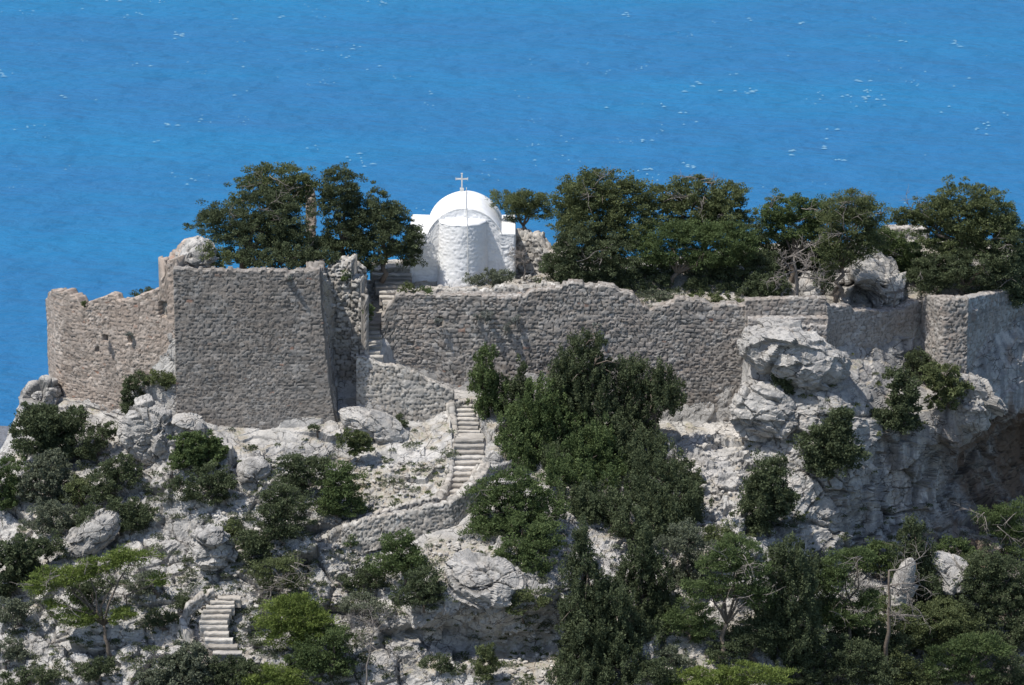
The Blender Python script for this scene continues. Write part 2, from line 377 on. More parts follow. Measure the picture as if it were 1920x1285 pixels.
# ------------------------------------------------------------------ terrain: one sheet of (depth, height) profiles
def P(py, Y): return ('p', py, Y)
BD = [(28, -60), (60, -203)]
COLS = [
 (-260, [P(1520,-22),P(1330,-17),P(1260,-14),P(1200,-12),P(1150,-9.5),P(1100,-6),P(1060,-2),(0,-14),(2,-15),(3,-17),(4,-20),(6,-25),(9,-35),(14,-50),(28,-90),(60,-203)]),
 (-100, [P(1520,-22),P(1300,-17.5),P(1200,-14),P(1130,-11),P(1060,-8.5),P(1000,-5),P(950,-1),(0,-10.4),(2,-11),(3,-13),(4,-16),(6,-20),(9,-30),(14,-45),(28,-90),(60,-203)]),
 (0, [P(1520,-23),P(1285,-18),P(1150,-13.5),P(1050,-10),P(950,-6.5),P(895,-3.5),P(848,0),(.6,-6.6),(1,-7),(2,-9),(4,-13),(7,-18),(10,-28),(14,-45),(28,-90),(60,-203)]),
 (55, [P(1520,-23),P(1285,-18),P(1150,-14),P(1050,-10.5),P(940,-6),P(840,-2),P(742,1.2),(1.6,-3.5),(2.2,-3.6),(3,-4),(4,-6),(7,-12),(10,-25),(14,-45),(28,-90),(60,-203)]),
 (110, [P(1520,-23.5),P(1285,-18),P(1150,-14.5),P(1050,-11),P(940,-6.5),P(835,-2.5),P(748,.5),(1,-3.6),(1.4,-3.5),(2.4,-2.5),(4,-2.5),(7,-3.5),(9.5,-10),(14,-40),(28,-90),(60,-203)]),
 (215, [P(1520,-24),P(1285,-18.5),P(1150,-15),P(1050,-12),P(930,-8),P(860,-4.8),P(800,-1.6),(-.9,-4.2),(-.6,-3),(.6,-1.5),(3,-1.5),(7,-1.5),(11,-3),(14,-20),(28,-90),(60,-203)]),
 (325, [P(1520,-24),P(1285,-18.8),P(1150,-15.2),P(1050,-13),P(950,-10),P(870,-7.3),P(782,-4.5),(-4,-3.8),(-3.6,-2),(-2.6,3.8),(0,3.8),(5,2.5),(11,.5),(15,-4),(28,-60),(60,-203)]),
 (470, [P(1520,-24),P(1285,-19),P(1150,-15.5),P(1050,-13),P(950,-10.5),P(880,-8),P(812,-4.5),(-4,-4),(-3.6,-2),(-3,4.7),(0,4.3),(5,3.0),(11,.8),(15,-4),(28,-60),(60,-203)]),
 (605, [P(1520,-24),P(1285,-19),P(1150,-15.5),P(1050,-13),P(950,-10.2),P(880,-7.6),P(800,-4.6),(-4.2,-4),(-3.6,-2),(-2.6,4.6),(0,4.6),(5,3.2),(11,1.0),(15,-4),(28,-60),(60,-203)]),
 (632, [P(1520,-24),P(1285,-19),P(1150,-15.5),P(1050,-13),P(950,-9.8),P(870,-6.8),P(788,-3.8),P(750,-1.3),P(700,-.2),(.8,2.0),(1.8,3.4),(5,3.1),(11,1.0),(15,-4),(28,-60),(60,-203)]),
 (672, [P(1520,-24),P(1285,-19),P(1150,-15.5),P(1050,-12.8),P(950,-9.5),P(860,-6.2),P(765,-2.9),P(745,-1.4),P(700,-.2),(.8,.7),(2.0,1.3),(5,2.5),(11,1.0),(15,-4),(28,-60),(60,-203)]),
 (686, [P(1520,-24),P(1285,-19),P(1150,-15.5),P(1050,-12.8),P(945,-9.4),P(855,-6.2),P(765,-2.9),P(690,-2.3),P(676,-1.7),(.9,.95),(2.0,1.0),(5,2.3),(11,1.0),(15,-4),(28,-60),(60,-203)]),
 (716, [P(1520,-24),P(1285,-19.2),P(1150,-15.8),P(1050,-13),P(940,-9.4),P(850,-6),P(772,-2.9),P(700,-2.2),P(682,-1.6),(.9,.9),(2.0,1.0),(5,2.3),(11,1.0),(15,-4),(28,-60),(60,-203)]),
 (735, [P(1520,-24.3),P(1285,-19.4),P(1150,-16),P(1050,-13.2),P(935,-9.5),P(845,-6),P(778,-2.9),P(706,-2.2),P(688,-.1),(.5,1.6),(2.0,1.9),(5,2.3),(11,1.4),(15,-4),(28,-60),(60,-203)]),
 (800, [P(1520,-24.6),P(1285,-19.6),P(1212,-15.9),P(1118,-17.4),P(940,-10),P(850,-6.2),P(792,-2.9),P(728,-2.2),P(706,-.1),(.5,2.0),(2.0,2.1),(5,2.35),(11,1.6),(15,-4),(28,-60),(60,-203)]),
 (852, [P(1520,-25),P(1285,-20),P(1212,-15.9),P(1118,-17.4),P(962,-11.2),P(835,-6.4),P(760,-2.3),P(751,-2),P(730,-.1),(.5,2.1),(2.0,2.2),(5,2.5),(11,1.8),(15,-4),(28,-60),(60,-203)]),
 (905, [P(1520,-25),P(1285,-20),P(1212,-15.9),P(1118,-17.4),P(965,-11.8),P(840,-6.6),P(765,-2.3),P(752,-2),P(738,-.1),(.5,2.2),(2.0,2.3),(5,2.6),(11,1.9),(15,-4),(28,-60),(60,-203)]),
 (1000, [P(1520,-25),P(1285,-20),P(1212,-15.9),P(1118,-17.4),P(965,-11.2),P(870,-7),P(805,-2.2),P(785,-1),P(770,-.1),(.5,2.3),(2.0,2.4),(5,2.7),(11,2),(15,-4),(28,-60),(60,-203)]),
 (1200, [P(1520,-25),P(1285,-19.8),P(1150,-16),P(1050,-13),P(950,-9.5),P(870,-5.5),P(810,-1.6),P(800,-.8),P(790,-.1),(.5,2.2),(2.0,2.3),(5,2.9),(11,2.4),(15,-3),(28,-60),(60,-203)]),
 (1330, [P(1520,-24.5),P(1285,-19),P(1150,-15.5),P(1050,-12.5),P(950,-9),P(870,-5.2),P(812,-1.6),P(800,-.8),P(790,-.1),(.5,1.8),(2.0,2.0),(5,2.9),(11,2.8),(15,-2),(28,-60),(60,-203)]),
 (1386, [P(1520,-24.5),P(1285,-19),P(1150,-15.5),P(1050,-12.5),P(950,-9),P(870,-5.2),P(812,-1.6),P(800,-.8),P(790,-.1),(.5,1.8),(2.0,2.0),(5,2.9),(11,2.8),(15,-2),(28,-60),(60,-203)]),
 (1402, [P(1520,-24),P(1285,-18.4),P(1150,-15),P(1060,-12),P(960,-8.4),P(870,-4.8),P(780,-2.2),P(700,-1.4),P(640,-.4),(.7,1.6),(2.0,1.9),(5,2.7),(11,3.2),(16,-1),(28,-60),(60,-203)]),
 (1500, [P(1520,-23),P(1285,-17.4),P(1150,-13.4),P(1060,-9.8),P(960,-7.2),P(850,-5.0),P(740,-3.4),P(660,-2.0),P(630,-.4),(.7,1.5),(2.0,1.3),(5,1.3),(11,3.6),(16,-1),(28,-60),(60,-203)]),
 (1570, [P(1520,-22),P(1285,-15.5),P(1150,-10.4),P(1055,-6.6),P(960,-5.6),P(860,-5.4),P(760,-4.6),P(700,-2.2),P(670,.2),(1.4,.9),(2.6,.9),(5,.9),(11,3.6),(16,-1),(28,-60),(60,-203)]),
 (1660, [P(1520,-22),P(1285,-14.5),P(1150,-8.8),P(1050,-4.2),P(950,-2.6),P(880,-2.6),P(780,-1.6),P(715,.6),P(680,2.2),(3.6,.5),(4.4,.7),(6,.9),(11,3.6),(17,-1),(28,-60),(60,-203)]),
 (1740, [P(1520,-22),P(1285,-14),P(1150,-8),P(1035,-2.2),P(950,-.4),P(880,-.3),P(800,-.6),P(745,.4),P(715,3.2),(4.8,.6),(5.6,.9),(7,1.6),(11,3.6),(17,-1),(28,-60),(60,-203)]),
 (1790, [P(1520,-22),P(1285,-14),P(1150,-7.6),P(1015,-.6),P(945,3.6),P(850,5.6),P(826,-.9),P(760,-.8),P(720,.3),(3.0,1.0),(4,1.2),(6,2.2),(11,3.6),(17,-1),(28,-60),(60,-203)]),
 (1850, [P(1520,-21.5),P(1285,-13.5),P(1140,-6),P(1005,1.6),P(930,7.4),P(815,9.0),P(790,1.4),P(720,1.6),P(660,2.4),(4.4,1.0),(5.4,1.3),(7.5,2.0),(12,3.0),(17,-1),(28,-60),(60,-203)]),
 (1930, [P(1520,-21),P(1285,-13),P(1130,-4.8),P(995,4.4),P(915,11.5),P(785,12.5),P(758,4.6),P(690,4.8),P(640,5.4),(7.6,.8),(8.6,1.2),(10,2.0),(13,2.6),(18,-1),(30,-60),(60,-203)]),
 (2200, [P(1520,-20),P(1285,-11),P(1120,-1),P(980,10),P(900,18),P(790,19),P(755,11.5),P(690,12),P(620,12.6),(14,.5),(15,.8),(16.5,1.5),(18,2.0),(22,-1),(34,-60),(64,-203)]),
]
NROW = [0, 70, 66, 46, 46, 44, 52, 34, 34, 40, 16, 22, 26, 16, 30, 20]
STAIRS = [
 [(0, 682, 712, 606, .6), (.5, 680, 713, 636, -.6), (1, 676, 714, 669, -1.9)],
 [(0, 702, 768, 515, 4.3), (.5, 708, 766, 538, 3.2), (1, 716, 745, 566, 2.0)],
 [(0, 849, 884, 752, -2.1), (.4, 850, 890, 776, -3.0), (1, 855, 898, 810, -4.3)],
 [(0, 856, 904, 827, -6.1), (.35, 853, 903, 866, -7.5), (.6, 846, 888, 895, -8.5), (.8, 838, 876, 919, -9.4), (1, 820, 866, 945, -10.4)],
 [(0, 408, 446, 1122, -15.7), (.25, 382, 432, 1141, -16.2), (.55, 377, 420, 1172, -17.1), (.8, 385, 436, 1200, -18.0), (1, 398, 448, 1226, -18.8)],
 [(0, 856, 903, 812, -4.4), (1, 856, 904, 827, -6.1)],
]
def terrain():
    K = len(COLS[0][1])
    cpx = np.array([c[0] for c in COLS], float)
    G = np.zeros((len(COLS), K, 3))
    for i, (px, nodes) in enumerate(COLS):
        assert len(nodes) == K, (px, len(nodes))
        for j, nd in enumerate(nodes):
            if nd[0] == 'p': G[i, j] = at(px, nd[1], nd[2])
            else:
                Y, z = nd; s = ((Y - CAM[1]) * CP - (z - CAM[2]) * SP) / FPX
                G[i, j] = ((px - 960) * s, Y, z)
    us = np.arange(cpx[0], cpx[-1] + .1, 2.7)
    H = np.stack([[np.interp(us, cpx, G[:, j, c]) for c in range(3)] for j in range(K)])  # K,3,U
    H = H.transpose(2, 0, 1)
    ker = np.exp(-np.linspace(-2, 2, 7) ** 2); ker /= ker.sum()
    Hp = np.pad(H, ((3, 3), (0, 0), (0, 0)), mode='edge')
    H = sum(ker[q] * Hp[q:q + H.shape[0]] for q in range(7))
    ts = [0.0]
    for j in range(1, K): ts += list(j - 1 + (np.arange(NROW[j]) + 1) / NROW[j])
    ts = np.array(ts); j0 = np.minimum(ts.astype(int), K - 2); f = (ts - j0)
    # Catmull-Rom limited, in v
    def g(j): return H[:, np.clip(j, 0, K - 1), :]
    p0, p1, p2, p3 = g(j0 - 1), g(j0), g(j0 + 1), g(j0 + 2)
    ff = f[None, :, None]
    cr = .5 * (2 * p1 + (p2 - p0) * ff + (2 * p0 - 5 * p1 + 4 * p2 - p3) * ff ** 2 + (3 * p1 - p0 - 3 * p2 + p3) * ff ** 3)
    lin = p1 + (p2 - p1) * ff
    wcr = np.where(ts < 6, .8, .15)[None, :, None]
    W = cr * wcr + lin * (1 - wcr)
    nu, nv = W.shape[:2]
    du = np.gradient(W, axis=0); dv = np.gradient(W, axis=1)
    N = np.cross(du, dv); N /= (np.linalg.norm(N, axis=2, keepdims=True) + 1e-9)
    # soften normals
    for _ in range(6):
        N = (N + np.roll(N, 2, 0) + np.roll(N, -2, 0) + np.roll(N, 2, 1) + np.roll(N, -2, 1)); N /= (np.linalg.norm(N, axis=2, keepdims=True) + 1e-9)
    V = W.reshape(-1, 3); N = N.reshape(-1, 3)
    front = np.tile(ts, nu)
    near = front < 12.5
    d = np.zeros(len(V)); cav = np.zeros(len(V))
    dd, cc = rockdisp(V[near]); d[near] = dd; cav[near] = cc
    d[~near] = 2.0 * fbm(V[~near] * .12, 4, 5)
    px = np.repeat(us, nv)
    # calmer ground beside the stairs, the paths and on the plateau
    amp = np.ones(len(V))
    amp = np.where(front > 8.6, .35, amp)
    amp = amp * (1 - .65 * sst(5.3, 6.3, front) * (1 - sst(8.6, 9, front)))
    sx, sy, _ = proj(V)
    def calm(x0, x1, y0, y1, k, soft=25):
        m = sst(x0 - soft, x0, sx) * (1 - sst(x1, x1 + soft, sx)) * sst(y0 - soft, y0, sy) * (1 - sst(y1, y1 + soft, sy))
        return 1 - m * (1 - k)
    amp = amp * calm(845, 915, 735, 960, .12) * calm(370, 450, 1110, 1240, .12) * calm(640, 850, 680, 760, .15, 15)
    amp = amp * calm(620, 870, 950, 1010, .3) * calm(650, 840, 760, 930, .45) * calm(702, 775, 500, 700, .12, 5)
    amp = amp * calm(330, 630, 770, 830, .4) * calm(910, 1040, 1190, 1285, .25) * calm(800, 900, 1000, 1090, .35)
    amp = amp * calm(1240, 1400, 1180, 1285, .3)
    V = V + N * (d * amp)[:, None]
    for ctrl in STAIRS:
        c = np.array([[*at(l, y, Y)] + [at(r_, y, Y)[0]] for (_, l, r_, y, Y) in ctrl])   # xl, Y, z, xr
        o_ = np.argsort(c[:, 1]); c = c[o_]
        yv = V[:, 1]; m = (yv > c[0, 1] - .35) & (yv < c[-1, 1] + .45)
        xl = np.interp(yv, c[:, 1], c[:, 0]); xr = np.interp(yv, c[:, 1], c[:, 3]); zs = np.interp(yv, c[:, 1], c[:, 2])
        m &= (V[:, 0] > xl - .25) & (V[:, 0] < xr + .25) & (front < 10.6)
        V[m, 2] = np.minimum(V[m, 2], zs[m] - .33)
    # soil and dry grass where the ground is flat
    W2 = V.reshape(nu, nv, 3)
    du = np.gradient(W2, axis=0); dv = np.gradient(W2, axis=1)
    N2 = np.cross(du, dv); N2 /= (np.linalg.norm(N2, axis=2, keepdims=True) + 1e-9)
    sl = np.abs(N2.reshape(-1, 3)[:, 2])
    soil = sst(.70, .92, sl) * sst(-.05, .30, fbm(V * .9, 4, 77)) * .85
    soil = np.maximum(soil, np.where(front > 8.6, .5 + .4 * fbm(V * .8, 3, 3), 0))
    for (x0, x1, y0, y1) in ((910, 1040, 1190, 1285), (1240, 1400, 1180, 1285), (810, 890, 1020, 1090), (660, 820, 890, 935)):
        m = 1 - calm(x0, x1, y0, y1, 0, 20)
        soil = np.maximum(soil, m * sst(-.35, .2, fbm(V * 1.6, 3, 9)) * .8)
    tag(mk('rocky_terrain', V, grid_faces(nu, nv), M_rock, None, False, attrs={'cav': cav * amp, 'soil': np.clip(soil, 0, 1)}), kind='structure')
    vis = front < 12
    return V[vis], N2.reshape(-1, 3)[vis]
TV, TN = terrain()
TPX, TPY, TD = proj(TV)
def ground(px, py, tol=7):
    m = (np.abs(TPX - px) < tol) & (np.abs(TPY - py) < tol)
    if not m.any():
        return ground(px, py, tol * 2)
    i = np.where(m)[0]; k = i[np.argmin(TD[i])]
    return TV[k]

# ------------------------------------------------------------------ masonry
def masonry(name, pts, mat, parent=None, thick=.6, cell=(.42, .27), amp=.06, rag=.10, res=.062, holes=(), seed=0, lean=0.0, flare=None, closed_top=True, cap=0.0, warp=.14):
    """pts: (x, y, z_base, z_top) along the wall; outer face is on the right-hand side of travel (towards -y when going +x)"""
    pts = np.array(pts, float)
    seg = np.hypot(np.diff(pts[:, 0]), np.diff(pts[:, 1])); U = np.concatenate([[0], np.cumsum(seg)])
    nu = max(4, int(U[-1] / res)); u = np.linspace(0, U[-1], nu)
    X, Y, ZB, ZT = [np.interp(u, U, pts[:, c]) for c in range(4)]
    nx = np.gradient(X, u); ny = np.gradient(Y, u); l = np.hypot(nx, ny) + 1e-9
    ox, oy = ny / l, -nx / l
    z0 = np.zeros(nu)
    if rag:
        cw = cell[0] * .9
        st = _h(np.floor(u / cw + .3 * seed), z0, z0, seed + 90) - .5
        ZT = ZT + rag * (st * 1.3 + .9 * fbm(np.stack([u * .8, z0, z0 + seed], 1), 3, seed + 4))
    hgt = (ZT - ZB).max()
    nf = max(3, int(hgt / res)); ntp = max(3, int(thick / res / 1.3)); nb = max(2, int(hgt / .5))
    fv = np.linspace(0, 1, nf)
    Zf = ZB[:, None] + (ZT - ZB)[:, None] * fv[None, :]
    Uf = np.repeat(u[:, None], nf, 1)
    uu, zz = Uf.ravel(), Zf.ravel()
    wv = np.stack([uu * .9, zz * .9, np.full(len(uu), seed * 1.7)], 1)
    wu, wz = uu + warp * fbm(wv, 3, seed), zz + warp * .6 * fbm(wv + 40, 3, seed)
    F1, F2, r = voro2(wu / cell[0], wz / cell[1], seed)
    G1, G2, rg = voro2(wu / (cell[0] * 1.35), wz / (cell[1] * 1.3), seed + 40)
    H1, H2, rh = voro2(wu / (cell[0] * .7), wz / (cell[1] * .72), seed + 50)
    sel = fbm(wv * .8 + 11, 3, seed + 33) + .35 * (rg[:, 0] - .5)
    big_, sm_ = sel > .20, sel < -.15
    e_ = np.where(big_, G2 - G1, np.where(sm_, H2 - H1, F2 - F1)); r = np.where(big_[:, None], rg, np.where(sm_[:, None], rh, r))
    j = 1 - sst(.02, .13, e_)
    D = amp * ((1 - j) * (.7 + .9 * r[:, 0]) - .25) + amp * .6 * fbm(wv * 4, 2, seed + 8) + amp * 1.6 * fbm(wv * .45, 2, seed + 9)
    for (hu, hz, hw, hh, hd) in holes:
        inside = sst(hw / 2 + .05, hw / 2 - .02, np.abs(uu - hu)) * sst(hh / 2 + .05, hh / 2 - .02, np.abs(zz - hz))
        D = D - hd * inside
    D = D.reshape(nu, nf); 
    D = D + lean * (1 - fv)[None, :] * (ZT - ZB)[:, None]
    Vf = np.stack([X[:, None] + ox[:, None] * D, Y[:, None] + oy[:, None] * D, Zf], -1)
    # top
    tv = (np.arange(ntp) + 1) / ntp
    Wt = tv[None, :] * thick * np.ones((nu, 1)); Ut = np.repeat(u[:, None], ntp, 1)
    _, F2t, rt = (lambda a: (a[0], a[1] - a[0], a[2]))(voro2(Ut.ravel() / cell[0], Wt.ravel() / (cell[0] * .9) + 50, seed + 3))
    jt = 1 - sst(.03, .2, F2t)
    dz = (amp * 1.3 * ((1 - jt) * (.4 + rt[:, 0]) - .3)).reshape(nu, ntp) * np.minimum(1, 3 * (1 - tv) + .3)[None, :]
    D1 = D[:, -1:]
    offs = D1 * (1 - tv)[None, :] - Wt
    Vt = np.stack([X[:, None] + ox[:, None] * offs, Y[:, None] + oy[:, None] * offs, ZT[:, None] + dz], -1)
    bv = (np.arange(nb) + 1) / nb
    Vb = np.stack([np.repeat((X - ox * thick)[:, None], nb, 1), np.repeat((Y - oy * thick)[:, None], nb, 1), ZT[:, None] - (ZT - ZB)[:, None] * bv], -1)
    V = np.concatenate([Vf, Vt, Vb], 1); nv = V.shape[1]
    if flare is not None:
        V[..., 0] += flare(u[:, None], U[-1], V[..., 2])
    R1 = np.concatenate([r[:, 1].reshape(nu, nf), rt[:, 1].reshape(nu, ntp), np.full((nu, nb), .5)], 1)
    R2 = np.concatenate([r[:, 2].reshape(nu, nf), rt[:, 2].reshape(nu, ntp), np.full((nu, nb), .3)], 1)
    J = np.concatenate([j.reshape(nu, nf), jt.reshape(nu, ntp), np.zeros((nu, nb))], 1)
    Fq = grid_faces(nu, nv)
    ends = []
    FL = Fq.tolist()
    # end caps as fans of quads between front column and back column
    me_v = V.reshape(-1, 3)
    for e in (0, nu - 1):
        base = e * nv
        loop = [base + q for q in range(nv)]
        FL.append(loop if e == 0 else loop[::-1])
    o = mk(name, me_v, FL, mat, parent, True, {'rnd': R1.ravel(), 'rnd2': R2.ravel(), 'joint': J.ravel()})
    return o
def pw(pts):
    """(px, depth, top py, base py) -> world wall points"""
    out = []
    for px, Y, tp, bp in pts:
        a = at(px, (tp + bp) / 2, Y)
        out.append((a[0], Y, at(px, bp, Y)[2], at(px, tp, Y)[2]))
    return out
def hole(pts, px, py, w_, h_, d_):
    P_ = np.array(pw(pts)); pxs = [p[0] for p in pts]
    U = np.concatenate([[0], np.cumsum(np.hypot(np.diff(P_[:, 0]), np.diff(P_[:, 1])))])
    u = np.interp(px, pxs, U); Y = np.interp(px, pxs, [p[1] for p in pts])
    return (u, at(px, py, Y)[2], w_, h_, d_)

# left ruined wall: return face, corner, long pinkish face up to the tower
LW = [(90, 3.4, 566, 760), (98, 2.2, 548, 760), (106, 1.3, 543, 765), (115, .8, 545, 775), (131, .45, 547, 790), (136, .35, 556, 795), (150, .1, 558, 800), (158, -.05, 574, 800), (164, -.1, 570, 803), (170, -.25, 564, 805), (186, -.55, 559, 806), (215, -1.05, 557, 812), (232, -1.3, 564, 815), (262, -1.9, 561, 812), (266, -1.95, 553, 812), (292, -2.4, 548, 805), (303, -2.55, 545, 800), (306, -2.65, 522, 800), (313, -2.75, 516, 800), (318, -2.9, 488, 800), (336, -3.2, 484, 800)]
lw = masonry('ruined_wall', pw(LW), M_pink, thick=.8, cell=(.32, .20), amp=.042, rag=.16, seed=3,
             holes=[hole(LW, 200, 634, .30, .28, .7), hole(LW, 246, 638, .22, .34, .5), hole(LW, 308, 580, .5, .75, .8), hole(LW, 107, 690, .2, .2, .5), hole(LW, 184, 655, .2, .3, .25)])
tag(lw, 'pinkish ruined castle wall with square beam holes, left of the big tower', 'castle wall')

# tower
tw = empty('castle_tower', at(470, 800, -4), 'tall square grey masonry tower face standing between the pink ruined wall and the rubble', 'tower')
x0 = at(329, 650, -4)[0]; x1 = at(603, 650, -4)[0]; zb = at(470, 840, -4)[2]; zt = at(470, 508, -4)[2]
def flare_x(z):
    t = (zt - z)
    k = np.interp(t, [0, 2.5, 4.9, 7.3, 9.3, 11], [0, .10, .28, .52, .85, 1.1])
    q = np.stack([z * 2.2, z * 0, z * 0 + 3], -1).reshape(-1, 3)
    return k + .05 * fbm(q, 3, 6).reshape(np.shape(z))
TWP = [(329, -4, 506, 840), (430, -4, 507, 845), (540, -4, 508, 845), (602, -4, 509, 845)]
masonry('front_wall', pw(TWP), M_grey, tw, thick=.7, cell=(.27, .165), amp=.035, rag=.13, seed=11, holes=[hole(TWP, 543, 520, .25, .3, -.28)], warp=.07, res=.055,
        flare=lambda u, U, z: sst(U - 1.6, U, u) * flare_x(z))
masonry('side_wall', [(x0 + .03, 1.0, zb, zt - .05), (x0 + .03, -3.96, zb, zt - .03)], M_grey, tw, thick=.7, cell=(.32, .2), amp=.035, rag=.05, seed=12)
masonry('side_wall', [(x1 - .06, -3.9, zb, zt - .10), (x1 - .06, -3.0, zb, zt - .30), (x1 - .06, -1.6, zb, zt - .8), (x1 - .06, .6, zb, zt - .6)], M_grey, tw, thick=1.0, cell=(.34, .22), amp=.09, rag=.25, seed=13, flare=lambda u, U, z: flare_x(z))

# main curtain wall
MWtop = [(716, 594), (722, 590), (726, 578), (736, 568), (744, 556), (775, 553), (815, 555), (850, 552), (900, 556), (985, 556), (992, 548), (1010, 546), (1053, 541), (1056, 532), (1092, 532), (1096, 538), (1150, 541), (1158, 548), (1186, 549), (1190, 560), (1202, 572), (1216, 582), (1240, 576), (1262, 570), (1265, 561), (1300, 563), (1318, 567), (1330, 575), (1352, 574), (1378, 572), (1384, 577), (1397, 573), (1404, 572)]
MW = [(px, 0.0, tp, 760 if px < 850 else 830) for px, tp in MWtop]
mw = masonry('castle_wall', pw(MW), M_main, thick=1.0, cell=(.33, .215), amp=.055, rag=.12, seed=21, res=.058,
             holes=[hole(MW, 824, 604, .3, .55, .35), hole(MW, 770, 644, .4, .2, .2)])
tag(mw, 'long grey fieldstone castle wall with a jagged top below the white chapel', 'castle wall')
# inner parapet line behind the wall top under the chapel
pp = masonry('parapet_wall', pw([(752, 1.2, 546, 570), (800, 1.2, 543, 570), (860, 1.1, 545, 572), (905, 1.1, 547, 572), (950, 1.1, 540, 570), (1000, 1.1, 536, 565), (1050, 1.1, 534, 560)]), M_dry, thick=.7, cell=(.38, .25), amp=.07, rag=.16, seed=23)
tag(pp, 'low broken rubble parapet between the chapel and the long wall top', 'low wall')

# right walls
RW1 = [(1396, -.15, 563, 720), (1470, -.15, 561, 700), (1548, -.15, 560, 700)]
rw = masonry('castle_wall', pw(RW1), M_main, thick=.7, cell=(.34, .22), amp=.05, rag=.03, seed=31)
tag(rw, 'straight grey wall with level top, right end of the long wall', 'castle wall')
rl = masonry('ledge_wall', pw([(1402, -.75, 598, 680), (1480, -.75, 597, 700), (1520, -.75, 596, 700), (1552, -.75, 597, 710)]), M_ashy, thick=.7, cell=(.34, .2), amp=.04, rag=.03, seed=32)
tag(rl, 'upper pale stepped stone ledge at the foot of the level topped wall', 'ledge wall')
rl = masonry('ledge_wall', pw([(1440, -1.15, 612, 680), (1500, -1.15, 614, 700), (1550, -1.1, 612, 710)]), M_ashy, thick=.5, cell=(.34, .2), amp=.05, rag=.10, seed=33)
tag(rl, 'lower broken stone ledge just above the overhanging boulder', 'ledge wall')
RW2 = [(1549, -.2, 574, 700), (1556, 0.05, 575, 720), (1592, 1.1, 574, 720), (1600, 1.3, 583, 720), (1650, 2.6, 583, 720), (1694, 3.7, 578, 720), (1706, 3.9, 568, 720), (1729, 4.6, 564, 720)]
rw = masonry('castle_wall', pw(RW2), M_ashy, thick=.8, cell=(.32, .22), amp=.05, rag=.08, seed=34)
tag(rw, 'shaded bluish curtain wall running back, in front of the hollow rock', 'castle wall')
RW3 = [(1728, 4.4, 558, 760), (1740, 3.0, 556, 770), (1752, 1.7, 560, 780), (1769, .9, 562, 780), (1790, .85, 563, 780), (1812, .9, 560, 780)]
rw = masonry('corner_turret', pw(RW3), M_main, thick=.8, cell=(.28, .19), amp=.07, rag=.12, seed=35, lean=.03, holes=[hole(RW3, 1745, 594, .4, .3, .6), hole(RW3, 1749, 612, .35, .5, .5)])
tag(rw, 'projecting wall corner with sunlit ragged left edge near the right side', 'wall corner')
RW4 = [(1810, .95, 560, 700), (1826, 1.8, 558, 720), (1850, 3.1, 552, 720), (1880, 4.4, 546, 720), (1895, 5.0, 543, 720)]
rw = masonry('castle_wall', pw(RW4), M_ashy, thick=.7, cell=(.32, .22), amp=.05, rag=.04, seed=36, holes=[hole(RW4, 1822, 590, .3, .7, -.25)])
tag(rw, 'shaded wall whose smooth top curves upward, far right', 'castle wall')
RW5 = [(1894, 5.4, 568, 720), (1930, 6.8, 570, 720), (1990, 9, 575, 720)]
rw = masonry('castle_wall', pw(RW5), M_ashy, thick=.7, cell=(.32, .22), amp=.06, rag=.12, seed=37)
tag(rw, 'low shaded wall stub cut by the right frame edge', 'castle wall')

# rubble wall remains between tower and upper stairs
rb = masonry('rubble_wall', pw([(612, .15, 516, 720), (620, .1, 502, 730), (640, .0, 497, 740), (662, -.1, 494, 740)]), M_dry, thick=1.6, cell=(.40, .25), amp=.15, rag=.40, seed=41, lean=.04)
tag(rb, 'tumbled pale rubble wall between the tower and the upper stairs', 'rubble wall')
rb = masonry('rubble_wall', pw([(661, -.35, 522, 740), (675, -.45, 530, 745)]), M_dry, thick=1.3, cell=(.40, .25), amp=.15, rag=.3, seed=45, lean=.04)
tag(rb, 'stepped down middle part of the rubble wall left of the upper stairs', 'rubble wall')
rb = masonry('rubble_wall', pw([(674, -.75, 562, 745), (684, -.8, 570, 745)]), M_dry, thick=1.2, cell=(.40, .25), amp=.13, rag=.2, seed=46, lean=.03)
tag(rb, 'lowest step of the rubble wall, touching the thin upright pier', 'rubble wall')
rb = masonry('rubble_wall', pw([(634, 2.2, 500, 620), (655, 2.2, 492, 620), (675, 2.3, 496, 620), (688, 2.4, 505, 620)]), M_dry, thick=1.5, cell=(.46, .3), amp=.17, rag=.4, seed=44, lean=.05)
tag(rb, 'loose rubble mound behind, just left of the shaded chapel stairs', 'rubble wall')
jb = masonry('door_jamb', pw([(683, -1.7, 572, 700), (687, -1.75, 560, 700), (691, -1.6, 552, 690)]), M_main, thick=.5, cell=(.3, .22), amp=.04, rag=.05, seed=42)
tag(jb, 'thin upright masonry pier left beside the upper stairs', 'pier')
lb = masonry('rubble_wall', pw([(718, 1.3, 570, 610), (728, 1.3, 572, 610), (738, 1.0, 568, 600)]), M_dry, thick=.8, cell=(.36, .24), amp=.12, rag=.2, seed=43)
tag(lb, 'small heap of pale rubble at the head of the upper stairs', 'rubble wall')

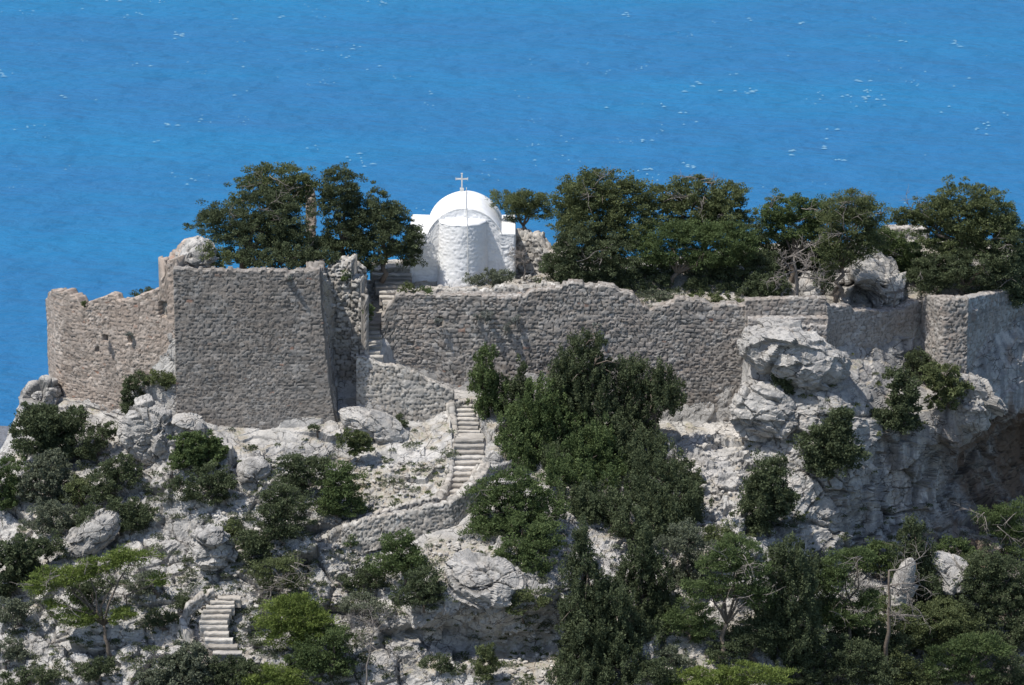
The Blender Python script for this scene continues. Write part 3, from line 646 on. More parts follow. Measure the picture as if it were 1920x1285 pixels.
# dry stone retaining walls along the path
d1 = masonry('retaining_wall', pw([(668, -2.5, 672, 760), (690, -2.5, 674, 775), (715, -2.5, 684, 785), (745, -2.5, 690, 795), (780, -2.5, 700, 810), (815, -2.5, 720, 820), (848, -2.4, 738, 830), (852, -2.4, 742, 830)]), M_dry, thick=.5, cell=(.34, .23), amp=.07, rag=.12, seed=51, lean=.10)
tag(d1, 'wedge shaped dry stone wall below the long wall, ending at the middle stairs', 'dry stone wall')
def wpath(ctrl, hgt, dz=0.35): # (px, py of wall top, depth)
    out = []
    for px, py, Y in ctrl:
        a = at(px, py, Y); out.append((a[0], a[1], a[2] - hgt, a[2]))
    return out
d2 = masonry('stair_kerb_wall', wpath([(872, 752, -2.2), (851, 757, -2.6), (855, 790, -3.6), (858, 812, -4.4), (852, 832, -6.0), (851, 870, -7.6), (845, 905, -9.0), (834, 925, -9.9), (820, 938, -10.5)][::-1], .8), M_dry, thick=.45, cell=(.36, .26), amp=.07, rag=.12, seed=52)
tag(d2, 'dry stone kerb along the left side of the middle stairs', 'stair wall')
d3 = masonry('stair_kerb_wall', wpath([(917, 845, -6.4), (914, 862, -7.2), (903, 885, -8.2), (893, 905, -9.1), (883, 925, -9.8)][::-1], 1.1), M_dry, thick=.5, cell=(.36, .26), amp=.08, rag=.15, seed=53)
tag(d3, 'rough dry stone kerb right of the middle stairs beside the leaning slab', 'stair wall')
d4 = masonry('retaining_wall', wpath([(640, 990, -12.4), (690, 975, -12.5), (740, 965, -12.6), (800, 952, -12.5), (845, 943, -12.1), (880, 915, -11.2), (908, 890, -9.4), (920, 868, -8.2)], 1.75), M_dry, thick=.5, cell=(.32, .2), amp=.07, rag=.10, seed=54, lean=.12)
tag(d4, 'curved dry stone retaining wall at the foot of the middle stairs', 'dry stone wall')
d5 = masonry('path_kerb_wall', wpath([(622, 1005, -12.2), (650, 985, -11.6), (690, 968, -11.3), (740, 952, -11.1), (790, 941, -10.9), (820, 934, -10.7)], .55), M_dry, thick=.4, cell=(.42, .3), amp=.10, rag=.12, seed=55)
tag(d5, 'low line of kerb stones along the uphill side of the descending path', 'kerb wall')
d6 = masonry('stair_kerb_wall', wpath([(368, 1200, -17.2), (352, 1180, -16.9), (346, 1160, -16.5), (356, 1135, -16.1), (378, 1118, -15.7), (402, 1110, -15.4)], .6), M_dry, thick=.3, cell=(.26, .2), amp=.10, rag=.22, seed=56)
tag(d6, 'curved dry stone kerb left of the lowest stairs', 'stair wall')

# ------------------------------------------------------------------ stairs
def stairs(label, ctrl, n, seed, riser=.2, tread=.36):
    """ctrl rows: (t, px left, px right, py, depth) of the tread's front edge, t 0 = top, 1 = bottom"""
    c = np.array(ctrl, float); r = random.Random(seed)
    a0 = at((c[-1, 1] + c[-1, 2]) / 2, c[-1, 3], c[-1, 4])
    root = empty('stone_stairs', a0, label, 'stairs')
    for i in range(n):
        t = i / (n - 1)
        l, rr, py, Y = [float(np.interp(t, c[:, 0], c[:, q])) for q in (1, 2, 3, 4)]
        t2 = max(0, (i - 1) / (n - 1)); Y2 = float(np.interp(t2, c[:, 0], c[:, 4])) if i else Y + tread
        A = at(l - 2, py + r.uniform(-.6, .6), Y); B = at(rr + 2, py + r.uniform(-.8, .8), Y)
        dep = (Y2 - Y) + .12; A = A + np.array([r.uniform(-.10, .10), r.uniform(-.03, .03), r.uniform(-.015, .015)]); B = B + np.array([r.uniform(-.10, .10), r.uniform(-.03, .03), r.uniform(-.015, .015)])
        nu, nv1 = 26, 5
        V = []
        ph = r.uniform(0, 50)
        prof = [(.07, -.55), (.07, -.3), (.065, -.085), (.0, -.07), (.01, -.0), (.12, .012), (dep * .6, .015), (dep, .0), (dep, -.55)]
        for q in range(nu):
            f = q / (nu - 1); p = A + (B - A) * f
            for (yy, zz) in prof:
                jx = np.array([[p[0] * 3.4 + ph, yy * 3, zz * 3]])
                nn = float(fbm(jx, 3, seed)[0])
                V.append((p[0], p[1] + yy + .06 * nn, p[2] + zz + (.03 * nn if zz > -.2 else 0)))
        F = grid_faces(nu, len(prof)).tolist()
        F += [list(range(len(prof))), [(nu - 1) * len(prof) + q for q in range(len(prof))][::-1]]
        nV = len(V)
        rv = np.full(nV, r.random()); 
        rv = np.clip(rv + .25 * fbm(np.array(V) * 1.5, 2, seed), 0, 1)
        mk('step', np.array(V), F, M_step, root, False, {'rnd': rv, 'rnd2': np.full(nV, r.uniform(0, .8)), 'joint': np.zeros(nV)})
    return root
stairs('upper sunlit stone stairs between rubble wall and long wall', STAIRS[0], 8, 1)
stairs('shaded stone stairs climbing to the left side of the chapel', STAIRS[1], 7, 2)
stairs('middle stone stairs, upper flight just below the long wall', STAIRS[2], 8, 3)
stairs('middle stone stairs, long lower flight curving left', STAIRS[3], 12, 4)
stairs('lowest stone stairs at bottom left between bushes', STAIRS[4], 11, 5)

def landing():
    a, b = STAIRS[5]
    A, B, C_, D_ = at(a[1] - 2, a[3], a[4]), at(a[2] + 3, a[3], a[4]), at(b[1] - 2, b[3] - 1, b[4] + .12), at(b[2] + 3, b[3] - 1, b[4] + .12)
    n = 24; V = []
    for i in range(n + 1):
        for j in range(n + 1):
            p = (A * (1 - i / n) + B * (i / n)) * (1 - j / n) + (C_ * (1 - i / n) + D_ * (i / n)) * (j / n)
            V.append(p - [0, 0, .01])
    V = np.array(V); V[:, 2] += .035 * fbm(V * 3, 3, 5)
    m = len(V)
    o = mk('landing', V, grid_faces(n + 1, n + 1), M_step, None, True, {'rnd': .5 + .4 * fbm(V * 1.2, 2, 4), 'rnd2': np.full(m, .4), 'joint': np.zeros(m)})
    tag(o, 'pale flat landing between the two flights of the middle stairs', 'landing')
landing()

# ------------------------------------------------------------------ chapel
def chapel():
    YF = 5.0
    root = empty('chapel', at(870, 532, YF), 'small whitewashed chapel with barrel vault and round apse behind the long wall', 'chapel')
    zb = at(870, 560, YF)[2]; zr = at(870, 439, YF)[2]; za = at(870, 391, YF)[2]
    xl = at(769, 480, YF)[0]; xr = at(965, 480, YF)[0]
    al = at(803, 439, YF)[0]; ar = at(940, 439, YF)[0]; ac = (al + ar) / 2; hw = (ar - al) / 2; rise = za - zr
    R = (hw * hw + rise * rise) / (2 * rise)
    def arch(x): return zr + math.sqrt(max(R * R - (x - ac) ** 2, 0)) - (R - rise)
    YB = YF + 4.75
    pts = [(xl, YB, zb, zr), (xl, YF + .01, zb, zr), (xl + .02, YF, zb, zr), (al, YF, zb, zr)]
    for i in range(1, 24):
        x = al + (ar - al) * i / 24; pts.append((x, YF, zb, arch(x) - .03))
    pts += [(ar, YF, zb, zr), (xr - .02, YF, zb, zr), (xr, YF + .01, zb, zr), (xr, YB, zb, zr)]
    masonry('wall', pts, M_white, root, thick=.45, cell=(.34, .15), amp=.035, rag=0, seed=61, warp=.3)
    # barrel vault
    V = []; N = 48; ny = 30
    for i in range(N + 1):
        x = al - .04 + (ar - al + .08) * i / N
        for q in range(ny + 1):
            y = YF - .05 + (YB - YF + .05) * q / ny
            xx = (x - ac)
            z = zr + math.sqrt(max(R * R - (xx * .985) ** 2, 0)) - (R - rise) + .03
            z += .02 * math.sin(x * 3 + y) * .5
            V.append((x, y, z))
    F = grid_faces(N + 1, ny + 1).tolist()
    n0 = len(V)
    for i in range(N + 1):
        x = al - .04 + (ar - al + .08) * i / N
        z = zr + math.sqrt(max(R * R - ((x - ac) * .985) ** 2, 0)) - (R - rise)
        V.append((x, YF - .05, z - .07)); V.append((x, YF + .3, z - .07)); V.append((x, YB, zr - .1))
    for i in range(N):
        F.append((i * (ny + 1), n0 + 3 * i, n0 + 3 * i + 3, (i + 1) * (ny + 1)))
        F.append((n0 + 3 * i, n0 + 3 * i + 1, n0 + 3 * i + 4, n0 + 3 * i + 3))
        F.append((i * (ny + 1) + ny, (i + 1) * (ny + 1) + ny, n0 + 3 * i + 5, n0 + 3 * i + 2))
    mk('vault', np.array(V), F, M_plaster, root, True)
    for (a, b) in ((xl - .03, al + .1), (ar - .1, xr + .03)):
        V = []; nx, nyy = 12, 40
        for i in range(nx + 1):
            for q in range(nyy + 1):
                x = a + (b - a) * i / nx; y = YF - .04 + (YB - YF + .04) * q / nyy
                e = min((x - a) / .12, (b - x) / .12, (y - YF + .04) / .12, 1)
                V.append((x, y, zr + .05 + .05 * max(0, min(e, 1)) + .015 * math.sin(3 * x + 2 * y)))
        F = grid_faces(nx + 1, nyy + 1).tolist(); n0 = len(V)
        for i in range(nx + 1): x = a + (b - a) * i / nx; V.append((x, YF - .04, zr - .04))
        for i in range(nx): F.append((i * (nyy + 1), n0 + i, n0 + i + 1, (i + 1) * (nyy + 1)))
        side = 0 if a < ac - 2 and b < ac else nx
        n1 = len(V); xs = a if b < ac else b
        for q in range(nyy + 1): V.append((xs, YF - .04 + (YB - YF + .04) * q / nyy, zr - .04))
        for q in range(nyy): F.append((side * (nyy + 1) + q, side * (nyy + 1) + q + 1, n1 + q + 1, n1 + q))
        mk('flat_roof', np.array(V), F, M_plaster, root, True)
    # apse
    cxa = at(868, 480, YF)[0]; rt = 1.37; rb_ = 1.55
    zat = at(868, 424, YF - 1.5)[2]
    pts = []
    for i in range(33):
        th = math.pi + math.pi * i / 32
        pts.append((cxa + rt * math.cos(th), YF + rt * math.sin(th), zb - .3, zat))
    pts = [(pts[0][0], YF + .2, zb - .3, zat)] + pts + [(pts[-1][0], YF + .2, zb - .3, zat)]
    masonry('apse', pts, M_white, root, thick=.4, cell=(.32, .14), amp=.028, rag=0, seed=62, lean=.035, warp=.3)
    V = [(cxa, YF - .55, zat + .14)]; N = 36
    for rr, zz in ((.5, .125), (.9, .07), (1.03, .02), (1.04, -.05)):
        for i in range(N + 1):
            th = math.pi + math.pi * i / N
            V.append((cxa + rt * rr * math.cos(th), YF + .02 + rt * rr * math.sin(th), zat + zz + .02 * math.sin(i * .9)))
    V.append((cxa, YF + .02, zat + .16)); F = []
    for i in range(N): F.append((0, 1 + i, 2 + i))
    for k in range(3):
        for i in range(N): a = 1 + k * (N + 1) + i; F.append((a, a + N + 1, a + N + 2, a + 1))
    F.append((0, len(V) - 1, 1)); F.append((0, N + 1, len(V) - 1))
    mk('apse_roof', np.array(V), F, M_plaster, root, True)
    # cross on the far crown of the vault
    c = at(866, 352, YB - .1); zc = c[2]
    mb = MB()
    h_ = .86; wd = .68; t = .085
    for (a0, a1, b0, b1) in ((-t / 2, t / 2, -.15, h_), (-wd / 2, -t / 2, h_ * .58, h_ * .58 + t), (t / 2, wd / 2, h_ * .58, h_ * .58 + t)):
        mb.box(c[0] + a0, c[0] + a1, YB - .15, YB - .07, zc + b0, zc + b1)
    for (a0, a1, b0, b1) in ((-.065, .065, h_, h_ + .04), (-wd / 2 - .04, -wd / 2, h_ * .58 - .03, h_ * .58 + t + .03), (wd / 2, wd / 2 + .04, h_ * .58 - .03, h_ * .58 + t + .03)):
        mb.box(c[0] + a0, c[0] + a1, YB - .16, YB - .06, zc + b0, zc + b1)
    mb.box(c[0] - .12, c[0] + .12, YB - .22, YB, zc - .2, zc - .02)
    mb.build('cross', M_crosspaint, root, False)
    # lightning conductor strip
    mb = MB()
    xc = at(873, 380, YF)[0]; top = arch(ac)
    pts = [(xc, YB - .3, top + .30), (xc, YB - .3, top + .09), (xc + .01, YF + 2, top + .09), (xc + .03, YF - .08, top + .08), (xc + .05, YF - .12, zat + .3), (xc + .1, YF - rt - .03, zat + .07), (xc + .12, YF - rt - .16, zat - .1), (xc + .17, YF - rb_ - .0, zb + .9), (xc + .18, YF - rb_ - .1, zb + .2)]
    mb.tube(pts, [.022] * len(pts), 5)
    mb.build('lightning_conductor', M_metal, root)
    return root
chapel()

# ------------------------------------------------------------------ boulders
def ico(sub):
    import bmesh
    bm = bmesh.new(); bmesh.ops.create_icosphere(bm, subdivisions=sub, radius=1)
    V = np.array([v.co[:] for v in bm.verts]); F = np.array([[v.index for v in f.verts] for f in bm.faces]); bm.free(); return V, F
ICO = {k: ico(k) for k in (1, 2, 5, 6)}
def boulder(label, px, py, Y, rx, ry, rz, rot=0, seed=0, name='boulder', sub=6, big=.7, cut=None):
    V, F = ICO[sub]; V = V.copy()
    p = np.sign(V) * np.abs(V) ** .8
    rr = np.linalg.norm(p, axis=1, keepdims=True); p = p / rr ** .5
    p = p * np.array([rx, ry, rz])
    c, s = math.cos(rot), math.sin(rot)
    p = np.stack([p[:, 0] * c - p[:, 2] * s, p[:, 1], p[:, 0] * s + p[:, 2] * c], 1)
    C = at(px, py, Y)
    n = p / (np.linalg.norm(p, axis=1, keepdims=True) + 1e-9)
    d, cav = rockdisp(p + C + seed * 7.3, big, seed)
    d = d * min(1, min(rx, rz) / 1.2)
    W = p + C + n * d[:, None]
    if cut: W = cut(W, C)
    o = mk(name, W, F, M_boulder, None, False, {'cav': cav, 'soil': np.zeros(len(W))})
    return tag(o, label, 'boulder')
def hollow(W, C):
    # hollowed front of the rock behind the right-hand wall
    c = C + np.array([-.5, -1.6, .1]); d = W - c
    d = d + .5 * np.stack([fbm(W * .8, 3, 1), fbm(W * .8, 3, 2), fbm(W * .8, 3, 3)], 1)
    L_ = np.linalg.norm(d / np.array([1.9, 2.2, 1.5]), axis=1)
    W[:, 1] += 1.7 * (1 - sst(.35, 1.0, L_)) * (W[:, 1] < C[1])
    return W
boulder('large rounded pinkish boulder at the left foot of the tower', 283, 815, -5.2, 1.9, 1.6, 2.0, .75, 1)
boulder('smaller pale boulder leaning on the lower left corner of the tower', 345, 805, -5.4, 1.1, .9, .75, .3, 2, sub=5)
boulder('big pale overhanging boulder under the level topped right wall', 1490, 668, -2.6, 3.1, 1.8, 1.35, -.35, 3)
boulder('layered boulder under the overhanging one, against the long wall end', 1440, 770, -3.4, 1.7, 1.5, 1.3, -.2, 4)
boulder('cracked sloping boulder to the right of the layered one', 1545, 775, -3.4, 1.6, 1.3, 1.1, -.5, 5)
boulder('hollow arched grey rock standing behind the shaded right wall', 1625, 550, 6.3, 3.2, 2.0, 2.0, -.38, 6, big=1.3, cut=hollow)
boulder('upright pale rock behind the level wall, left of the hollow rock', 1520, 545, 4.2, .75, .8, 1.25, .1, 7, sub=5)
boulder('flat leaning slab on the right of the middle stairs', 925, 878, -7.3, .55, .45, .95, -.12, 8, sub=5, big=.2)
boulder('angular grey block below the tower near its centre', 478, 880, -8.6, .95, .8, .7, .1, 9, sub=5, big=.3)
boulder('large grey domed rock below the yellow green tree', 915, 1095, -16.6, 2.1, 1.6, 1.25, -.25, 10)
boulder('square pale boulder above the lowest stairs', 395, 1030, -13.6, 1.0, .9, 1.1, .2, 11, sub=5)
boulder('long pale rock slab on the far left slope', 165, 1010, -10.8, 1.9, 1.1, .9, .7, 12, sub=5)
boulder('pale tilted rock blade among the trees, beside the forked dead trunk', 1690, 1112, -10.9, .7, .9, 2.1, -.25, 13, sub=6, big=1.6)
boulder('pale sloping rock rib between the lower right trees', 1800, 1095, -9.0, .8, 1.2, 2.3, .75, 14, sub=6, big=1.6)
boulder('sunlit jagged rock pile beneath the projecting wall corner', 1818, 745, -.1, 1.2, .9, 1.7, .2, 17, sub=6, big=1.1)
boulder('rounded pinkish rock at the foot of the far left wall corner', 75, 750, .4, .95, .9, 1.1, -.3, 18, sub=5)
boulder('weathered rock hump left of the wedge shaped dry stone wall', 705, 800, -4.2, 2.2, 1.3, .8, -.4, 19, sub=6, big=.3)
boulder('wedge of pale rubble rising behind the top of the tower left side', 362, 500, -1.2, 1.0, 1.0, 1.7, -.45, 20, sub=5)

# ruins on the plateau
masr = masonry('ruin_wall', pw([(574, 7.0, 348, 520), (584, 7.0, 352, 520), (591, 7.0, 360, 520), (593, 7.2, 380, 520)]), M_pink, thick=.6, cell=(.34, .24), amp=.06, rag=.1, seed=71)
tag(masr, 'tall narrow pink brick ruin among the trees left of the chapel', 'ruin')
masr = masonry('ruin_wall', pw([(966, 7.2, 443, 560), (985, 6.8, 446, 560), (1010, 6.4, 444, 560), (1030, 6.2, 468, 560), (1060, 6.0, 455, 560), (1080, 6.0, 470, 560)]), M_dry, thick=1.0, cell=(.42, .3), amp=.16, rag=.35, seed=72, lean=.1)
tag(masr, 'ruined pale rubble wall right next to the chapel', 'ruin')
masr = masonry('ruin_wall', pw([(1655, 13, 433, 500), (1700, 13, 430, 500), (1742, 13, 431, 500)]), M_dry, thick=1.0, cell=(.45, .28), amp=.08, rag=.1, seed=73)
tag(masr, 'short pale wall seen between trees near the right skyline', 'ruin')
masr = masonry('ruin_wall', pw([(312, -1.6, 492, 600), (330, -1.2, 488, 600), (350, -.6, 470, 600), (368, 0, 452, 600), (380, .5, 450, 600)]), M_pink, thick=.8, cell=(.36, .26), amp=.09, rag=.2, seed=74)
tag(masr, 'broken pink wall stump rising behind the left end of the tower top', 'ruin')
# the landing in front of the chapel stairs
masr = masonry('retaining_wall', pw([(694, 5.2, 508, 545), (735, 5.2, 503, 545), (771, 5.1, 502, 545)]), M_step, thick=2.2, cell=(.5, .3), amp=.04, rag=.06, seed=75)
tag(masr, 'bright pale terrace edge above the shaded stairs left of the chapel', 'terrace')

# loose stones
def scatter(name, label, n, boxes, smin, smax, seed, mat=M_dry):
    r = np.random.RandomState(seed); V0, F0 = ICO[1]; VV = []; FF = []; A = []; B = []
    for _ in range(n):
        x0_, x1_, y0_, y1_ = boxes[r.randint(len(boxes))]
        px, py = r.uniform(x0_, x1_), r.uniform(y0_, y1_)
        i = np.where((np.abs(TPX - px) < 5) & (np.abs(TPY - py) < 5))[0]
        if not len(i): continue
        g = TV[i[np.argmin(TD[i])]]
        s = smin + (smax - smin) * r.rand() ** 2.5
        v = V0 * (1 + .35 * (r.rand(len(V0), 1) - .5)) * np.array([s * r.uniform(.7, 1.4), s * r.uniform(.7, 1.2), s * r.uniform(.45, .8)])
        th = r.uniform(0, 6.28); c, q = math.cos(th), math.sin(th)
        v = np.stack([v[:, 0] * c - v[:, 1] * q, v[:, 0] * q + v[:, 1] * c, v[:, 2]], 1)
        FF.append(F0 + len(VV) * len(V0)); VV.append(v + g + [0, -.02, s * .25]); A += [r.rand()] * len(V0); B += [r.rand() * .8] * len(V0)
    V = np.concatenate(VV); F = np.concatenate(FF)
    tag(mk(name, V, F, mat, None, False, {'rnd': A, 'rnd2': B, 'joint': np.zeros(len(V))}), label, 'loose stones', kind='stuff')
scatter('rubble', 'loose pale stones scattered over the rocky slope and gravel', 2600,
        [(600, 700, 500, 660), (800, 900, 1010, 1100), (910, 1050, 1180, 1285), (1230, 1420, 1170, 1285), (640, 850, 860, 950), (450, 640, 1010, 1130), (400, 560, 850, 1080),
         (330, 480, 1080, 1250), (0, 1920, 850, 1285), (700, 780, 520, 570), (1290, 1420, 800, 960), (960, 1080, 480, 530), (600, 700, 960, 1060)], .04, .20, 5)

# low scrub and grass tufts in the cracks
def scrub(name, label, n, boxes, col, seed, smin=.12, smax=.34):
    r = np.random.RandomState(seed); C = []; T = []; Ax = []
    for _ in range(n):
        x0_, x1_, y0_, y1_ = boxes[r.randint(len(boxes))]
        px, py = r.uniform(x0_, x1_), r.uniform(y0_, y1_)
        i = np.where((np.abs(TPX - px) < 5) & (np.abs(TPY - py) < 5))[0]
        if not len(i): continue
        g = TV[i[np.argmin(TD[i])]]; s = smin + (smax - smin) * r.rand() ** 2
        m = int(30 + 900 * s * s)
        d = r.normal(size=(m, 3)); d /= np.linalg.norm(d, axis=1, keepdims=True); d[:, 2] = np.abs(d[:, 2])
        C.append(g + d * (r.rand(m, 1) ** .4) * s * np.array([1.3, 1.3, .75])); Ax.append(d); T.append(np.full(m, r.rand()) * .5 + .5 * r.rand(m))
    C = np.concatenate(C); Ax = np.concatenate(Ax); T = np.concatenate(T); n = len(C)
    ax = Ax + .5 * r.normal(size=(n, 3)); ax /= np.linalg.norm(ax, axis=1, keepdims=True)
    sd_ = np.cross(ax, r.normal(size=(n, 3))); sd_ /= (np.linalg.norm(sd_, axis=1, keepdims=True) + 1e-9)
    l_ = .12 * r.uniform(.6, 1.3, (n, 1)); w_ = l_ * .45
    V = np.stack([C - ax * l_ * .5, C + sd_ * w_ * .5, C + ax * l_ * .5, C - sd_ * w_ * .5], 1).reshape(-1, 3)
    tag(mk(name, V, np.arange(n * 4).reshape(n, 4), L[col], None, False, fattrs={'tint': T}), label, 'ground cover', kind='stuff')
# far coast at the lower left
def coast():
    V, F = ICO[5]; p = V * np.array([24, 45, 33.])
    c = at(-140, 815, 560); c[2] = -200
    d, cav = rockdisp(p * .15 + 5, 1.0, 4)
    W = p + c + V * (d * 4)[:, None]
    tag(mk('far_headland', W, F, M_far, None, True, {'cav': cav, 'soil': np.zeros(len(W))}), kind='structure')
coast()

# ------------------------------------------------------------------ vegetation
LEAFN = 0
def crown_mesh(blobs, Y, kind, rs, dens=1.0, leaf=.17, clump=.34, flat=1.0, shape=(1, 1, .62), up=.35, wr=(.42, .66)):
    """blobs: (px, py, rx, ry[, depth offset]) ellipsoids in photo pixels at depth Y"""
    global LEAFN
    C = []; T = []; O = []; Sz = []
    for b in blobs:
        cx, cy, rx, ry = b[:4]; off = b[4] if len(b) > 4 else 0
        c = at(cx, cy, Y + off); s = (c[1] - CAM[1]) / CP / FPX
        R3 = np.array([rx * s, min(rx, ry * 1.25) * s * .95, ry * s]) * 1.10
        area = 4 * math.pi * (((R3[0] * R3[1]) ** 1.6 + (R3[0] * R3[2]) ** 1.6 + (R3[1] * R3[2]) ** 1.6) / 3) ** (1 / 1.6)
        nsub = max(5, int(area * dens * 5.6))
        d = rs.normal(size=(nsub, 3)); d /= np.linalg.norm(d, axis=1, keepdims=True)
        rad = rs.uniform(.35, 1.0, nsub) ** .55 * (1 + .14 * rs.normal(size=nsub))
        rad = rad * (1 + .38 * vn(d * 1.9 + rs.uniform(0, 90), 3))
        sub = c + d * rad[:, None] * R3
        # drop clumps buried low at the back
        nl = 62
        cs = clump * rs.uniform(.55, 1.25, nsub)
        tn = rs.uniform(0, 1, nsub)
        g = rs.normal(size=(nsub, nl, 3)); g *= (rs.uniform(0, 1, (nsub, nl, 1)) ** .45) / np.linalg.norm(g, axis=2, keepdims=True)
        g *= np.array(shape)[None, None, :]; g[..., 2] *= flat
        P_ = sub[:, None, :] + g * cs[:, None, None]
        out = (g + .35 * d[:, None, :] + np.array([0, 0, up]))
        C.append(P_.reshape(-1, 3)); O.append(out.reshape(-1, 3))
        T.append((tn[:, None] * .6 + .4 * rs.uniform(0, 1, (nsub, nl))).ravel())
    C = np.concatenate(C); O = np.concatenate(O); T = np.concatenate(T); n = len(C); LEAFN += n
    O = O / (np.linalg.norm(O, axis=1, keepdims=True) + 1e-9)
    ax = O * .75 + rs.normal(size=(n, 3)) * .6; ax /= np.linalg.norm(ax, axis=1, keepdims=True)
    sd_ = np.cross(ax, rs.normal(size=(n, 3))); sd_ /= (np.linalg.norm(sd_, axis=1, keepdims=True) + 1e-9)
    L_ = leaf * rs.uniform(.6, 1.35, (n, 1)); W_ = L_ * rs.uniform(wr[0], wr[1], (n, 1))
    V = np.stack([C - ax * L_ * .5, C + sd_ * W_ * .5, C + ax * L_ * .5, C - sd_ * W_ * .5], 1).reshape(-1, 3)
    F = np.arange(n * 4).reshape(n, 4)
    return V, F, T
def limbs(base, targets, r0, seed, wig=.12):
    mb = MB(); r = random.Random(seed)
    base = np.array(base, float); targets = [np.array(t, float) for t in targets]
    top = sum(targets) / len(targets)
    fork = base + (top - base) * .45; fork[0] = base[0] * .6 + top[0] * .4
    pts = [base - [0, 0, .3]]; N = 5
    for i in range(1, N + 1):
        f = i / N; p = base + (fork - base) * f + np.array([r.gauss(0, wig), r.gauss(0, wig), 0]) * (f < 1); pts.append(p)
    mb.tube(pts, [r0 * (1.15 - .45 * i / N) for i in range(N + 1)], 8)
    for t in targets:
        a = pts[-1]; L_ = np.linalg.norm(t - a); q = [a]
        for i in range(1, 5):
            f = i / 4; q.append(a + (t - a) * f + np.array([r.gauss(0, .07) * L_, r.gauss(0, .07) * L_, r.gauss(0, .05) * L_ + .12 * L_ * math.sin(f * 3.1)]) * (f < 1))
        mb.tube(q, [r0 * .6 * (1 - .8 * i / 4) for i in range(5)], 6)
        for k in range(5):
            f = r.uniform(.35, .95); i = min(int(f * 4), 3); s = q[i] + (q[i + 1] - q[i]) * (f * 4 - i)
            e = s + np.array([r.gauss(0, .35), r.gauss(0, .35), r.gauss(.1, .25)]) * L_ * .55
            mb.tube([s, (s + e) / 2 + np.array([0, 0, .05 * L_]), e], [r0 * .22, r0 * .13, r0 * .04], 4)
    return mb
def bare(mb, p, d, L_, r0, depth, r, droop=0.0):
    n = 4; pts = [p]; q = p.copy(); dd = d / np.linalg.norm(d)
    for i in range(n):
        dd = dd + np.array([r.gauss(0, .22), r.gauss(0, .22), r.gauss(0, .18) - droop]); dd /= np.linalg.norm(dd)
        q = q + dd * L_ / n; pts.append(q.copy())
    mb.tube(pts, [r0 * (1 - .62 * i / n) for i in range(n + 1)], 5 if r0 > .03 else 4)
    if depth <= 0: return
    for i in range(1, n + 1):
        for _ in range(2 if i > 1 else 1):
            nd = dd * .5 + np.array([r.gauss(0, .7), r.gauss(0, .6), r.gauss(.1, .55)])
            bare(mb, pts[i], nd, L_ * r.uniform(.4, .62), r0 * .48, depth - 1, r, droop)
TREE_KIND = {'pine': 'pine_tree', 'cypress': 'cypress_tree', 'juniper': 'juniper_tree', 'shrub': 'shrub'}
seedc = [100]
def plant(kind, label, col, base, blobs, Y=None, dens=1.0, leaf=None, clump=None, trunk=.12, dY=0, twigs=0, flat=1.0, group=None):
    seedc[0] += 1; sd_ = seedc[0]; rs = np.random.RandomState(sd_)
    if Y is None:
        g = ground(*base); Yb = g[1] + dY
    else:
        Yb = Y; g = at(base[0], base[1], Y)
    cat = {'pine': 'pine', 'cypress': 'conifer', 'juniper': 'tree', 'shrub': 'shrub'}[kind]
    root = empty(TREE_KIND[kind], g, label, cat, group)
    if Yb < 0:
        nb_ = []
        for b in blobs:
            if 5 < b[0] < 1915 and b[1] < 1280:
                gy = ground(b[0], b[1])[1]; off = min(0, gy - .35 * b[2] / 32 - Yb)
            else: off = min(0, ground(min(max(b[0], 5), 1915), min(b[1], 1280))[1] - .35 * b[2] / 32 - Yb)
            nb_.append((b[0], b[1], b[2], b[3], off + (b[4] if len(b) > 4 else 0)))
        blobs = nb_
    if leaf is None: leaf = {'pine': .17, 'cypress': .15, 'juniper': .12, 'shrub': .12}[kind]
    if clump is None: clump = {'pine': .40, 'cypress': .30, 'juniper': .33, 'shrub': .25}[kind]
    V, F, T = crown_mesh(blobs, Yb, kind, rs, dens, leaf, clump, flat,
                         {'pine': (1.1, 1.1, .5), 'cypress': (.72, .72, 1.35), 'juniper': (1.05, 1.05, .58), 'shrub': (1, 1, .8)}[kind],
                         {'pine': .5, 'cypress': 1.3, 'juniper': .4, 'shrub': .4}[kind], {'pine': (.2, .32), 'cypress': (.35, .55), 'juniper': (.42, .66), 'shrub': (.4, .65)}[kind])
    mk('crown' if kind != 'shrub' else 'foliage', V, F, L[col], root, False, fattrs={'tint': T})
    tg = [at(b[0], b[1] + b[3] * .2, Yb + (b[4] if len(b) > 4 else 0)) for b in blobs]
    gb = np.array([g[0], g[1] if Y is None else Yb, g[2]])
    limbs(gb, tg, trunk if kind != 'shrub' else min(trunk, .05), sd_).build('trunk' if kind != 'shrub' else 'stem', M_bark, root)
    if twigs:
        r = random.Random(sd_)
        for _ in range(twigs):
            mb = MB(); b = blobs[r.randrange(len(blobs))]; p = at(b[0] + r.uniform(-.5, .5) * b[2], b[1] + r.uniform(-.4, .5) * b[3], Yb - .6 * b[2] / 32)
            bare(mb, p, np.array([r.gauss(0, 1), -.4, r.gauss(.4, .5)]), r.uniform(.7, 1.5), .03, 1, r)
            mb.build('dead_branch', M_dead, root)
    return root
